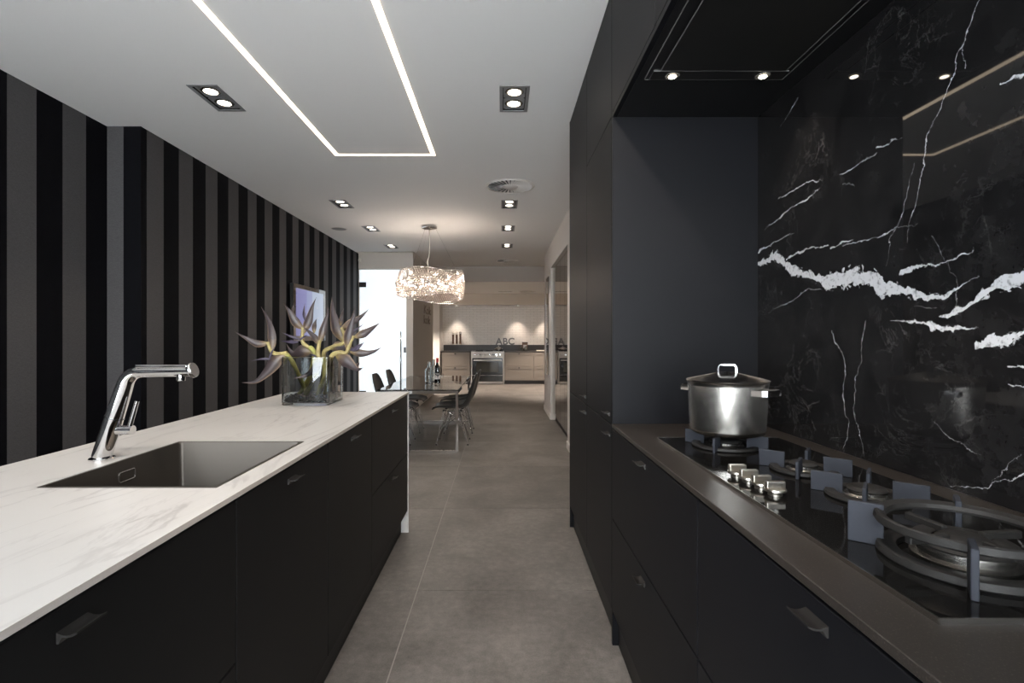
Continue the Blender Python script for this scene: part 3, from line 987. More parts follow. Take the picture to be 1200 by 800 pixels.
hd = thing('extractor_hood', 'black built-in extractor hood with two small spotlights above the hob', 'hood', (0.745, 0.9, UZ))
HY0, HY1, HX0, HX1 = -0.3, 1.795, 0.502, 0.983
zt = UZ - 0.0003
obj('tray', B((HX0, HX1, HY0, HY1, zt - 0.003, zt)), 'hood_black', hd)
zt2 = zt - 0.003
for bx in ((HX0 - 0.002, HX0, HY0, HY1, zt2 - 0.0015, zt), (HX1, HX1 + 0.002, HY0, HY1, zt2 - 0.0015, zt), (HX0, HX1, HY1, HY1 + 0.002, zt2 - 0.0015, zt), (HX0, HX1, HY0 - .002, HY0, zt2 - 0.0015, zt)):
    obj('trim', B(bx), 'hood_trim', hd)
obj('suction_panel', B((0.534, 0.952, HY0 + 0.06, 1.715, zt2 - 0.012, zt2 - 0.004), bev=0.002), 'hood_panel', hd)
for xx in (0.57, 0.91):
    for yy_ in (0.0, 1.5):
        obj('panel_stud', B((xx - 0.008, xx + 0.008, yy_ - .008, yy_ + .008, zt2 - 0.0045, zt2)), 'hood_black', hd)
for s, xa in (('trim', 0.5335), ('trim', 0.9525)):
    obj(s, B((xa - 0.0012, xa + 0.0012, HY0 + 0.06, 1.716, zt2 - 0.0125, zt2 - 0.0095)), 'hood_trim', hd)
lb = obj('light_bar', B((0.515, 0.972, 1.735, 1.790, zt2 - 0.004, zt2), bev=0.001), 'hood_panel', hd)
obj('light_bar_edge', B((0.515, 0.972, 1.7325, 1.735, zt2 - 0.0045, zt2)), 'hood_trim', lb)
for xx in (0.587, 0.898):
    sp_ = obj('spotlight', lathe([(0.0, 0.0), (0.016, 0.0), (0.0165, 0.001), (0.024, 0.001), (0.024, 0.004)], 24, (xx, 1.7615, zt2 - 0.0075)), 'hood_trim', hd, smooth=True, angle=40)
    obj('lens', lathe([(0, 0), (0.0125, 0), (0.0125, 0.0015), (0, 0.0015)], 20, (xx, 1.7615, zt2 - 0.0095)), 'hood_lens', sp_)
    lamp('hood_spot', 'SPOT', (xx, 1.7615, zt2 - 0.012), W_HOOD, WARM, hd, 0.012, 110, 0.8)

# ------------------------------------------------------------------ hob
HBZ = TOP_R + 0.007
hb = thing('gas_hob', 'wide black glass gas hob with cast-iron pan supports set on the dark worktop', 'hob', (0.75, 1.21, TOP_R))
obj('glass_plate', B((0.5445, 0.960, 0.638, 1.785, TOP_R + 0.0014, HBZ), bev=0.0008), 'hob_glass', hb)
obj('trim', B((0.542, 0.9625, 0.6355, 0.638, TOP_R, HBZ + 0.0006)), 'steel', hb)
obj('trim', B((0.542, 0.5445, 0.638, 1.7875, TOP_R, HBZ + 0.0006)), 'steel', hb)
obj('trim', B((0.960, 0.9625, 0.638, 1.7875, TOP_R, HBZ + 0.0002)), 'hob_glass', hb)
obj('trim', B((0.5445, 0.960, 1.785, 1.7875, TOP_R, HBZ + 0.0006)), 'steel', hb)

def flat_ring(c, ro, ri, z0, z1, seg=48):
    return lathe([(ri, z0), (ro - 0.003, z0), (ro, z0 + 0.003), (ro - 0.002, z1 - 0.001), (ro - 0.005, z1), (ri + 0.004, z1), (ri, z1 - 0.003), (ri, z0)], seg, c)

def blade(c, ang, r0, r1, z0, z1, th, mat_parent, name='support_blade', mat='blade_iron'):
    bm = B((r0, r1, -th / 2, th / 2, z0, z1), bev=0.0012)
    bmesh.ops.rotate(bm, verts=bm.verts, cent=(0, 0, 0), matrix=Matrix.Rotation(ang, 3, 'Z'))
    bmesh.ops.translate(bm, verts=bm.verts, vec=(c[0], c[1], 0))
    return obj(name, bm, mat, mat_parent)

BANG = math.radians(40)
def burner(c, rr_, cap):
    g = obj('burner', lathe([(0, 0), (cap + 0.012, 0), (cap + 0.012, 0.006), (cap + 0.004, 0.010), (cap + 0.004, 0.016), (0, 0.016)], 32, (c[0], c[1], HBZ)), 'steel', hb, smooth=True, angle=40)
    obj('burner_cap', lathe([(0, 0.0165), (cap + 0.003, 0.0165), (cap + 0.004, 0.019), (cap, 0.024), (cap * 0.8, 0.0255), (0, 0.0255)], 32, (c[0], c[1], HBZ)), 'cast_iron', g, smooth=True, angle=50)
    pr_ = obj('pan_support_ring', flat_ring((c[0], c[1], HBZ), rr_, rr_ - 0.024, 0.0005, 0.011), 'cast_iron', hb, smooth=True, angle=40)
    for q in range(4):
        a = BANG + PI / 4 * 0 + q * PI / 2 + PI / 2 * 0
        blade(c, a + math.radians(12), rr_ - 0.036, rr_ + 0.026, HBZ + 0.0002, HBZ + 0.044, 0.0075, pr_)
    return g
burner((0.715, 1.640), 0.100, 0.045)
burner((0.790, 1.340), 0.080, 0.030)
burner((0.797, 1.117), 0.080, 0.034)
# wok burner
wc = (0.718, 0.795)
g = obj('wok_burner', lathe([(0, 0), (0.068, 0), (0.068, 0.010), (0.060, 0.014), (0.060, 0.022), (0.064, 0.024), (0.064, 0.029), (0.052, 0.032), (0.020, 0.033), (0, 0.033)], 40, (wc[0], wc[1], HBZ)), 'steel', hb, smooth=True, angle=40)
obj('burner_cap', lathe([(0, 0.033), (0.034, 0.033), (0.036, 0.036), (0.028, 0.042), (0, 0.044)], 32, (wc[0], wc[1], HBZ)), 'cast_iron', g, smooth=True, angle=50)
obj('flame_ring', lathe([(0.040, 0.030), (0.066, 0.028), (0.068, 0.031), (0.064, 0.036), (0.044, 0.037), (0.040, 0.034)], 40, (wc[0], wc[1], HBZ)), 'cast_iron', g, smooth=True, angle=50)
lr = obj('pan_support_ring', flat_ring((wc[0], wc[1], HBZ), 0.112, 0.084, 0.0005, 0.014, 56), 'cast_iron', hb, smooth=True, angle=40)
ur = obj('wok_ring', lathe([(0.098, 0.050), (0.113, 0.050), (0.115, 0.053), (0.113, 0.062), (0.110, 0.064), (0.100, 0.060), (0.097, 0.054), (0.098, 0.050)], 64, (wc[0], wc[1], HBZ)), 'cast_iron', hb, smooth=True, angle=40)
for q in range(4):
    a = BANG + math.radians(12) + q * PI / 2
    blade(wc, a, 0.100, 0.150, HBZ + 0.0002, HBZ + 0.069, 0.009, ur, 'support_blade', 'blade_iron')
    bl = B((0.030, 0.098, -0.0055, 0.0055, HBZ + 0.034, HBZ + 0.046), bev=0.0015)
    bmesh.ops.rotate(bl, verts=bl.verts, cent=(0, 0, 0), matrix=Matrix.Rotation(a + PI / 4, 3, 'Z'))
    bmesh.ops.translate(bl, verts=bl.verts, vec=(wc[0], wc[1], 0))
    obj('cross_arm', bl, 'cast_iron', ur)
# control knobs
for i in range(4):
    y = 1.283 - i * 0.049
    x = 0.590 + i * 0.0055
    kb = obj('knob', lathe([(0, 0), (0.015, 0), (0.015, 0.004), (0.013, 0.005), (0.013, 0.008), (0.0225, 0.009), (0.0235, 0.011), (0.0225, 0.0145), (0.0, 0.0155)], 28, (x, y, HBZ)), 'knob_steel', hb, smooth=True, angle=40)
    obj('grip', B((x - 0.021, x + 0.021, y - 0.0065, y + 0.0065, HBZ + 0.0145, HBZ + 0.031), bev=0.002, seg=2), 'knob_steel', kb)

# stock pot
PZ = HBZ + 0.0445
pc = (0.722, 1.640)
pt_ = thing('stock_pot', 'brushed steel stock pot with lid standing on the hob beside the tall cupboard', 'pot', (pc[0], pc[1], PZ))
obj('body', lathe([(0, 0.0), (0.103, 0.0), (0.109, 0.004), (0.112, 0.010), (0.1123, 0.016), (0.1135, 0.04), (0.1165, 0.10), (0.1192, 0.152), (0.1195, 0.158), (0.1215, 0.163), (0.1225, 0.1655), (0.1195, 0.1665), (0.1165, 0.160), (0.110, 0.012), (0, 0.006)], 72, (pc[0], pc[1], PZ)), 'steel_brushed', pt_, smooth=True, angle=35)
ld = obj('lid', lathe([(0, 0.1905), (0.02, 0.189), (0.112, 0.1685), (0.1175, 0.1665), (0.124, 0.1668), (0.1245, 0.1690), (0.120, 0.1705), (0.114, 0.1725), (0.02, 0.1945), (0, 0.1955)], 72, (pc[0], pc[1], PZ)), 'steel_brushed', pt_, smooth=True, angle=35)
def strap(pts, wdir, wdt, th=0.003):
    """flat bent metal strap"""
    bm = bmesh.new()
    pts = [Vector(p) for p in pts]; wv = Vector(wdir).normalized() * wdt / 2
    rows = []
    for i, p in enumerate(pts):
        t_ = (pts[min(i + 1, len(pts) - 1)] - pts[max(i - 1, 0)]).normalized()
        n_ = t_.cross(wv).normalized() * th / 2
        rows.append([bm.verts.new(p + wv + n_), bm.verts.new(p - wv + n_), bm.verts.new(p - wv - n_), bm.verts.new(p + wv - n_)])
    for a, b_ in zip(rows[:-1], rows[1:]):
        for i in range(4):
            j = (i + 1) % 4
            bm.faces.new((a[i], a[j], b_[j], b_[i]))
    bm.faces.new(rows[0][::-1]); bm.faces.new(rows[-1])
    return bm
c3 = Vector((pc[0], pc[1], PZ))
hz0 = 0.186
vd = Vector((0.92, -0.39, 0))          # the arch of the lid handle spans this way
vp = Vector((0.39, 0.92, 0))
arch = [vd * -0.027 + Vector((0, 0, hz0)), vd * -0.026 + Vector((0, 0, hz0 + 0.024)), vd * -0.021 + Vector((0, 0, hz0 + 0.031)), vd * 0.021 + Vector((0, 0, hz0 + 0.031)), vd * 0.026 + Vector((0, 0, hz0 + 0.024)), vd * 0.027 + Vector((0, 0, hz0))]
obj('lid_handle', strap([c3 + p for p in arch], vp, 0.018, 0.0045), 'chrome', ld)
for sg in (1, -1):
    hv = Vector((0.552, -0.834, 0)) * sg
    hp = Vector((0.834, 0.552, 0))
    loop = [hv * 0.108 + hp * -0.046, hv * 0.140 + hp * -0.044, hv * 0.150 + hp * -0.036, hv * 0.152, hv * 0.150 + hp * 0.036, hv * 0.140 + hp * 0.044, hv * 0.108 + hp * 0.046]
    obj('side_handle', strap([c3 + p + Vector((0, 0, 0.138)) for p in loop], (0, 0, 1), 0.017, 0.0045), 'chrome', pt_)

# ------------------------------------------------------------------ vase with strelitzia
VXc, VYc, VS = -1.030, 2.800, 0.125
vs_ = thing('glass_vase', 'square clear glass vase holding the strelitzia stems on the island', 'vase', (VXc, VYc, TOP_I))
z0v, z1v, tv = TOP_I + 0.0005, TOP_I + 0.2525, 0.007
bm = bmesh.new()
def vring(ins, z, r=0.014):
    return [bm.verts.new((x, y, z)) for x, y in rrect((VXc, VYc), VS - ins, VS - ins, max(r - ins, 0.004), 4)]
R_ = [vring(0.004, z0v), vring(0, z0v + 0.004), vring(0, z1v - 0.002), vring(0.002, z1v), vring(tv - 0.002, z1v), vring(tv, z1v - 0.002), vring(tv, z0v + 0.014), vring(tv + 0.004, z0v + 0.010)]
for a, b_ in zip(R_[:-1], R_[1:]):
    for i in range(len(a)):
        bm.faces.new((a[i], a[(i + 1) % len(a)], b_[(i + 1) % len(a)], b_[i]))
bm.faces.new(R_[0]); bm.faces.new(R_[-1])
obj('glass', bm, 'clear_glass', vs_, smooth=True, angle=30)
bm = bmesh.new()
random.seed(3)
for i in range(760):
    rx, ry, rz = random.uniform(.006, .011), random.uniform(.006, .011), random.uniform(.004, .007)
    lim = VS - tv - 0.0115
    px_ = random.uniform(-lim, lim); py_ = random.uniform(-lim, lim)
    if random.random() < 0.55:
        if random.random() < 0.5:
            py_ = -lim
        else:
            px_ = lim
    pzz = z0v + 0.0185 + random.uniform(0, 0.030)
    rr0 = bmesh.ops.create_icosphere(bm, subdivisions=1, radius=1.0)
    mt = Matrix.Translation((VXc + px_, VYc + py_, pzz)) @ Matrix.Rotation(random.uniform(0, PI), 4, 'Z') @ Matrix.Diagonal((rx, ry, rz, 1))
    bmesh.ops.transform(bm, matrix=mt, verts=rr0['verts'])
pb = obj('pebbles', bm, 'pebble', smooth=True)
pb['kind'] = 'stuff'; tag(pb, 'layer of small dark glossy pebbles in the bottom of the vase', 'pebbles')

# flowers: paths read off in the picture of the bouquet, each flower in its own plane of depth, bending in depth as well
def vz(u, v, y):
    px_, py_ = 270 + u / 4.706, 320 + v / 4.706
    return Vector(((px_ - VX) * y / FPX, y, H - (py_ - VY) * y / FPX))

def bract_bm(path, wid, y, bend=0.0, flat=0.55):
    """pointed, boat-shaped blade along a path"""
    n0 = len(path)
    pts = []
    for i, (u, v) in enumerate(path):
        p = vz(u, v, y)
        t = i / (n0 - 1)
        p.y += bend * t * t
        pts.append(p)
    pts = smooth_path(pts, 6)
    N = len(pts)
    L = [0.0]
    for a, b_ in zip(pts[:-1], pts[1:]):
        L.append(L[-1] + (b_ - a).length)
    bm = bmesh.new()
    lay = bm.verts.layers.float.new('along')
    kly = bm.verts.layers.float.new('keel')
    fr = frames(pts)
    wmax = wid * 0.88 / 4.706 * y / FPX / 2
    rings = []
    vdir = Vector((0, 1, 0))
    for i, p in enumerate(pts):
        t = L[i] / L[-1]
        prof = (0.30 + 0.70 * math.sin(min(1, t / 0.32) * PI / 2)) if t < 0.32 else max(0.03, (1 - (t - 0.32) / 0.68) ** 1.15)
        ww_ = wmax * prof
        tt = fr[i][0]
        sd = tt.cross(vdir).normalized()       # sideways in the picture plane
        dp = sd.cross(tt).normalized()         # depth direction
        ring = []
        for kx in range(10):
            a = 2 * PI * kx / 10
            cs, sn = math.cos(a), math.sin(a)
            keel = 1.0 + (0.25 if abs(cs) > 0.9 else 0)
            v = bm.verts.new(p + sd * (cs * ww_ * keel) + dp * (sn * ww_ * flat))
            v[lay] = t
            v[kly] = 1.0 if kx == 0 else 0.0
            ring.append(v)
        rings.append(ring)
    for a, b_ in zip(rings[:-1], rings[1:]):
        for i in range(10):
            bm.faces.new((a[i], a[(i + 1) % 10], b_[(i + 1) % 10], b_[i]))
    bm.faces.new(rings[0][::-1]); bm.faces.new(rings[-1])
    return bm

def flower(label, y, stem, stem_r, bracts, petals, neck, ystem=None):
    p0 = vz(*stem[-1], ystem or y)
    f = thing('strelitzia', label, 'flower', (p0.x, p0.y, p0.z), 'strelitzia flowers in the vase')
    ys = ystem or y
    n = len(stem)
    sp_ = smooth_path([vz(u, v, y + (ys - y) * i / (n - 1)) for i, (u, v) in enumerate(stem)], 5)
    rr_ = [stem_r * 1.28 * (1.05 + 0.12 * math.sin(i * 0.9)) for i in range(len(sp_))]
    obj('stem', tube(sp_, rr_, 10), 'stem_green', f, smooth=True, angle=60)
    if neck:
        np_ = smooth_path([vz(u, v, y) for u, v in neck], 5)
        bmn = tube(np_, [0.0125 - 0.0035 * i / len(np_) for i in range(len(np_))], 10)
        obj('neck', bmn, 'neck_green', f, smooth=True, angle=60)
    for path, wd, bend in bracts:
        obj('bract', bract_bm(path, wd, y, bend), 'bract', f, smooth=True, angle=60)
    for path, wd, bend in petals:
        obj('petal', bract_bm(path, wd, y - 0.01, bend, 0.4), 'petal_violet', f, smooth=True, angle=60)
    return f
P('neck_green', (0.33, 0.27, 0.11), 0.45, var=0.4, vscale=35)
flower('strelitzia at the left of the vase, arching out with one bract hanging down', 2.75,
       [(300, 440), (325, 462), (352, 505), (385, 578), (408, 635), (430, 688)], 0.0085,
       [([(318, 442), (265, 470), (215, 535), (150, 595), (80, 600)], 66, -0.03),
        ([(225, 440), (228, 370), (205, 275), (145, 181)], 46, 0.05),
        ([(212, 385), (150, 388), (95, 355), (53, 321)], 36, -0.06)],
       [([(214, 470), (228, 440), (258, 400)], 12, -0.02), ([(226, 474), (180, 472), (136, 482)], 12, -0.05)],
       [(312, 440), (262, 446), (226, 430), (206, 380)], 2.79)
flower('strelitzia left of centre, two bracts raised in front of the television', 2.87,
       [(440, 408), (462, 440), (452, 520), (425, 600), (378, 668)], 0.0090,
       [([(455, 432), (400, 428), (340, 448), (298, 390)], 64, 0.03),
        ([(400, 305), (362, 270), (330, 205), (313, 163)], 46, -0.05),
        ([(402, 330), (430, 262), (445, 185), (460, 129)], 44, 0.04),
        ([(345, 245), (338, 205), (342, 155)], 18, 0.04),
        ([(462, 330), (455, 280), (446, 245)], 26, 0.09)],
       [([(385, 365), (340, 350), (297, 325)], 16, -0.04), ([(375, 380), (320, 378), (255, 374)], 18, 0.03), ([(378, 372), (410, 350), (440, 342)], 10, -0.03), ([(412, 262), (400, 215), (392, 160)], 16, 0.05)],
       [(452, 424), (415, 398), (397, 372), (400, 300)], 2.80)
flower('strelitzia in the centre of the vase, lower bract hanging over the glass rim', 2.70,
       [(488, 470), (480, 520), (462, 580), (430, 640), (402, 690)], 0.0088,
       [([(496, 468), (468, 528), (425, 562), (368, 576)], 42, -0.05),
        ([(484, 392), (462, 345), (417, 293)], 32, -0.05),
        ([(492, 385), (512, 300), (527, 225), (521, 176)], 38, 0.05)],
       [([(478, 462), (462, 452), (440, 440)], 10, -0.03)],
       [(490, 480), (484, 430), (492, 370)], 2.76)
flower('strelitzia right of centre, tall purple bract in front of the striped wall', 2.90,
       [(515, 470), (520, 520), (522, 560), (505, 610), (480, 680)], 0.0105,
       [([(622, 372), (585, 300), (558, 205), (547, 127)], 62, 0.04),
        ([(612, 305), (655, 278), (705, 245), (757, 190)], 38, 0.05),
        ([(605, 290), (620, 228), (638, 196)], 22, -0.04),
        ([(555, 415), (610, 402), (690, 420)], 50, 0.03)],
       [([(640, 345), (690, 310), (735, 274)], 14, 0.03)],
       [(514, 480), (520, 430), (575, 402), (622, 385), (628, 340), (612, 300)], 2.83)
flower('strelitzia at the right of the vase, bracts pointing at the glass door', 2.74,
       [(548, 500), (552, 540), (540, 600), (520, 680)], 0.0100,
       [([(648, 425), (655, 335), (682, 240), (697, 180)], 52, -0.03),
        ([(685, 352), (735, 332), (780, 300), (816, 269)], 42, 0.05),
        ([(660, 432), (730, 442), (785, 432), (827, 407)], 40, 0.04),
        ([(585, 448), (650, 490), (705, 528), (748, 516)], 66, -0.05),
        ([(690, 505), (708, 502), (724, 488)], 14, -0.04)],
       [([(672, 428), (705, 405), (736, 378)], 26, 0.02), ([(660, 425), (690, 415), (715, 385)], 20, -0.02)],
       [(548, 500), (562, 452), (600, 436), (640, 436), (662, 380), (680, 345)], 2.82)

# ------------------------------------------------------------------ television on the striped wall
tvt = thing('television', 'flat television with a pale lavender picture on the striped wall', 'television', (-2.44, 6.46, 1.23))
TY0, TY1, TZ0, TZ1 = 5.93, 7.00, 1.225, 1.90
TXF = -2.415
obj('casing', B((TXF - 0.040, TXF - 0.002, TY0, TY1, TZ0, TZ1), bev=0.004), 'black_plastic', tvt)
for bx in ((TXF - .002, TXF + .004, TY0, TY1, TZ1 - .05, TZ1), (TXF - .002, TXF + .004, TY0, TY1, TZ0, TZ0 + .06), (TXF - .002, TXF + .004, TY0, TY0 + .07, TZ0 + .06, TZ1 - .05), (TXF - .002, TXF + .004, TY1 - .07, TY1, TZ0 + .06, TZ1 - .05)):
    obj('bezel', B(bx, bev=0.001), 'gloss_black', tvt)
obj('screen', B((TXF - .002, TXF + .001, TY0 + .07, TY1 - .07, TZ0 + .06, TZ1 - .05)), 'tv_picture', tvt)
obj('wall_bracket', B((-2.4738, TXF - 0.040, 6.3, 6.6, 1.45, 1.70)), 'black_plastic', tvt)

# ------------------------------------------------------------------ dining table
DX0, DX1, DY0, DY1, DZ = -1.368, -0.478, 5.62, 7.66, 0.694
dt = thing('dining_table', 'glass-topped dining table on a square chrome tube frame', 'table', (-0.92, 6.64, 0))
obj('table_top', B((DX0, DX1, DY0, DY1, DZ - 0.012, DZ), bev=0.0015), 'smoked_glass', dt)
q = 0.028
for y in (DY0, DY1 - q):
    for x in (DX0, DX1 - q):
        obj('leg', B((x, x + q, y, y + q, q, DZ - 0.013 - q)), 'chrome', dt)
    obj('floor_bar', B((DX0, DX1, y, y + q, 0.0, q), bev=0.001), 'chrome', dt)
    obj('end_rail', B((DX0, DX1, y, y + q, DZ - 0.013 - q, DZ - 0.0125), bev=0.001), 'chrome', dt)
for x in (DX0, DX1 - q):
    obj('side_rail', B((x, x + q, DY0 + q, DY1 - q, DZ - 0.013 - q, DZ - 0.0125)), 'chrome', dt)

# ------------------------------------------------------------------ chairs (shell seat on a wire base), built facing +X
def make_chair():
    t = thing('dining_chair', '', 'chair', (0, 0, 0), 'chairs at the dining table')
    prof = [(.225, .408, .175, .012), (.215, .426, .195, .016), (.15, .430, .225, .030), (.06, .420, .238, .045), (-.04, .412, .240, .055), (-.12, .418, .238, .062), (-.18, .448, .236, .060),
            (-.215, .505, .232, .052), (-.238, .58, .225, .046), (-.258, .66, .213, .042), (-.278, .74, .190, .036), (-.292, .80, .150, .028), (-.298, .828, .10, .02)]
    bm = bmesh.new()
    rows = []
    M = 12
    for i, (x, z, hwid, curl) in enumerate(prof):
        x2, z2 = prof[min(i + 1, len(prof) - 1)][:2]; x1, z1 = prof[max(i - 1, 0)][:2]
        tx, tz = x2 - x1, z2 - z1
        l = math.hypot(tx, tz)
        nx, nz = tz / l, -tx / l          # surface normal towards the sitter
        row = []
        for j in range(M + 1):
            s = -1 + 2 * j / M
            c = curl * abs(s) ** 2.4
            row.append(bm.verts.new((x + nx * c, s * hwid, z + nz * c)))
        rows.append(row)
    for a, b_ in zip(rows[:-1], rows[1:]):
        for j in range(M):
            bm.faces.new((a[j], a[j + 1], b_[j + 1], b_[j]))
    bmesh.ops.recalc_face_normals(bm, faces=bm.faces)
    bmesh.ops.solidify(bm, geom=list(bm.faces), thickness=0.007)
    obj('shell', bm, 'shell_black', t, smooth=True, angle=60)
    for sx_ in (1, -1):
        for sy_ in (1, -1):
            ft = (0.185 * sx_, 0.175 * sy_, 0.008)
            bm = tube([(0.10 * sx_, 0.15 * sy_, 0.395), ft], 0.0046, 6)
            tube([(0.05 * sx_, 0.07 * sy_, 0.395), ft], 0.0046, 6, bm)
            lg = obj('leg', bm, 'chrome', t, smooth=True, angle=60)
            obj('foot', lathe([(0, 0), (0.010, 0), (0.011, 0.004), (0.009, 0.014), (0, 0.014)], 12, (ft[0], ft[1], 0.0)), 'black_plastic', lg, smooth=True, angle=60)
    for sy_ in (1, -1):
        bm = tube([(0.10, 0.15 * sy_, 0.395), (-0.10, 0.15 * sy_, 0.395)], 0.0055, 6)
        tube([(0.095, 0.152 * sy_, 0.36), (-0.135, 0.162 * sy_, 0.19)], 0.0045, 6, bm)
        tube([(-0.095, 0.152 * sy_, 0.36), (0.135, 0.162 * sy_, 0.19)], 0.0045, 6, bm)
        obj('brace', bm, 'chrome', t, smooth=True, angle=60)
    for sx_ in (1, -1):
        bm = tube([(0.05 * sx_, 0.07, 0.395), (0.05 * sx_, -0.07, 0.395)], 0.0055, 6)
        tube([(0.07 * sx_, 0.09, 0.33), (0.135 * sx_, -0.120, 0.15)], 0.0045, 6, bm)
        tube([(0.07 * sx_, -0.09, 0.33), (0.135 * sx_, 0.120, 0.15)], 0.0045, 6, bm)
        obj('brace', bm, 'chrome', t, smooth=True, angle=60)
    for sx_, sy_ in ((1, 1), (1, -1), (-1, 1), (-1, -1)):
        obj('mount', lathe([(0.010, 0.385), (0.016, 0.385), (0.016, 0.412), (0.010, 0.412), (0.010, 0.385)], 10, (0.10 * sx_, 0.13 * sy_, 0)), 'black_plastic', t)
    return t
ch0 = make_chair()
chairs = [((-0.585, 6.20), PI, 'black shell chair, nearer of the two on the aisle side of the table'),
          ((-0.575, 6.93), PI, 'black shell chair, farther of the two on the aisle side of the table'),
          ((-1.265, 6.20), 0.0, 'black shell chair, nearer of the two on the glass-door side of the table'),
          ((-1.27, 6.95), 0.0, 'black shell chair, farther of the two on the glass-door side of the table')]
for i, ((x, y), rz, lab) in enumerate(chairs):
    c = ch0 if i == 0 else copy_tree(ch0)
    c.location = (x, y, 0); c.rotation_euler = (0, 0, rz); c['label'] = lab

# things on the table
TZt = DZ + 0.0004
cf = thing('water_carafe', 'clear glass water bottle with a glass stopper on the dining table', 'carafe', (-0.915, 6.46, TZt))
obj('glass', lathe([(0, 0.0), (0.046, 0.0), (0.052, 0.004), (0.053, 0.15), (0.048, 0.175), (0.026, 0.19), (0.022, 0.205), (0.022, 0.235), (0.024, 0.238), (0.020, 0.238), (0.018, 0.205), (0.022, 0.193), (0.044, 0.172), (0.049, 0.15), (0.048, 0.010), (0, 0.007)], 32, (-0.915, 6.46, TZt)), 'clear_glass', cf, smooth=True, angle=50)
obj('stopper', lathe([(0, 0.215), (0.015, 0.215), (0.0175, 0.238), (0.021, 0.242), (0.021, 0.262), (0.015, 0.268), (0, 0.268)], 20, (-0.915, 6.46, TZt)), 'clear_glass', cf, smooth=True, angle=40)
cf2 = thing('water_carafe', 'slimmer clear glass bottle behind the stoppered one on the dining table', 'carafe', (-0.878, 6.62, TZt))
obj('glass', lathe([(0, 0.0), (0.040, 0.0), (0.045, 0.004), (0.045, 0.17), (0.036, 0.20), (0.018, 0.215), (0.016, 0.285), (0.018, 0.29), (0.014, 0.29), (0.012, 0.216), (0.033, 0.197), (0.041, 0.17), (0.041, 0.010), (0, 0.007)], 28, (-0.878, 6.62, TZt)), 'clear_glass', cf2, smooth=True, angle=50)
wb = thing('wine_bottle', 'dark wine bottle with red capsule and white label on the dining table', 'bottle', (-0.818, 6.50, TZt))
wp = (-0.818, 6.50, TZt)
obj('glass', lathe([(0, 0.0), (0.034, 0.0), (0.0375, 0.004), (0.0375, 0.175), (0.034, 0.20), (0.020, 0.225), (0.0145, 0.245), (0.014, 0.31), (0, 0.31)], 28, wp), 'bottle_glass', wb, smooth=True, angle=50)
obj('capsule', lathe([(0.0148, 0.255), (0.0152, 0.256), (0.0152, 0.298), (0.0165, 0.300), (0.0165, 0.312), (0.0, 0.313)], 20, wp), 'capsule_red', wb, smooth=True, angle=40)
obj('paper_label', lathe([(0.0378, 0.045), (0.0381, 0.046), (0.0381, 0.115), (0.0378, 0.116)], 28, wp), 'paper', wb, smooth=True, angle=40)
wg = thing('wine_glass', 'stemmed wine glass in front of the dark bottle', 'glass', (-0.795, 6.36, TZt))
obj('glass', lathe([(0, 0.0), (0.034, 0.0), (0.034, 0.002), (0.006, 0.006), (0.004, 0.012), (0.004, 0.085), (0.010, 0.094), (0.030, 0.110), (0.038, 0.140), (0.036, 0.170), (0.031, 0.200), (0.0295, 0.200), (0.0345, 0.170), (0.0365, 0.140), (0.028, 0.112), (0, 0.097)], 28, (-0.795, 6.36, TZt)), 'clear_glass', wg, smooth=True, angle=50)

# ------------------------------------------------------------------ chandelier
CX, CY, CZ = -0.94, 6.65, 1.955
cd = thing('chandelier', 'crystal bead chandelier of three tilted bands hanging over the dining table', 'chandelier', (CX, CY, CZ))
def bead(bm, p, r):
    o = [bm.verts.new(p + Vector(d) * r) for d in ((1, 0, 0), (0, 1, 0), (-1, 0, 0), (0, -1, 0), (0, 0, 1.15), (0, 0, -1.15))]
    for i in range(4):
        j = (i + 1) % 4
        bm.faces.new((o[i], o[j], o[4])); bm.faces.new((o[j], o[i], o[5]))
random.seed(11)
for bi, (R, hh, tx, ty, dz, shift) in enumerate(((0.435, 0.150, 15, -9, 0.022, 0.012), (0.430, 0.150, -16, 8, -0.022, 0.020), (0.420, 0.165, -5, 3, -0.070, 0.000))):
    rot = Matrix.Rotation(math.radians(ty), 3, 'Y') @ Matrix.Rotation(math.radians(tx), 3, 'X')
    c = Vector((CX + shift, CY, CZ + dz))
    bm = bmesh.new()
    N = int(2 * PI * R / 0.032); rows = 7
    for a in range(N):
        for k_ in range(rows):
            an = 2 * PI * (a + 0.5 * (k_ % 2)) / N
            z = -hh / 2 + hh * k_ / (rows - 1)
            p = c + rot @ Vector((R * math.cos(an), R * math.sin(an), z))
            bead(bm, p, 0.0108)
    bd_ = obj('crystal_band', bm, 'crystal', cd)
    bd_['kind'] = 'stuff'
    for s in (1, -1):
        pts = [c + rot @ Vector((R * math.cos(2 * PI * i / 64), R * math.sin(2 * PI * i / 64), s * (hh / 2 + 0.008))) for i in range(64)]
        obj('band_rim', tube(pts, 0.0035, 6, closed=True), 'chrome', bd_, smooth=True)
obj('canopy', lathe([(0, 0), (0.095, 0), (0.10, -0.004), (0.10, -0.028), (0.085, -0.034), (0, -0.036)], 40, (CX, CY, CEIL)), 'chrome', cd, smooth=True, angle=40)
obj('cord', tube(smooth_path([(CX, CY, CEIL - 0.03), (CX, CY, 2.36), (CX - 0.022, CY, 2.26), (CX - 0.015, CY, 2.13), (CX, CY, 2.04)], 5), 0.006, 8), 'mill_white', cd, smooth=True)
for a in range(3):
    an = a * 2 * PI / 3 + 0.35
    obj('suspension_wire', tube([(CX + 0.085 * math.cos(an), CY + 0.085 * math.sin(an), CEIL - 0.03), (CX + 0.40 * math.cos(an), CY + 0.40 * math.sin(an), CZ + 0.13)], 0.0015, 5), 'chrome', cd)
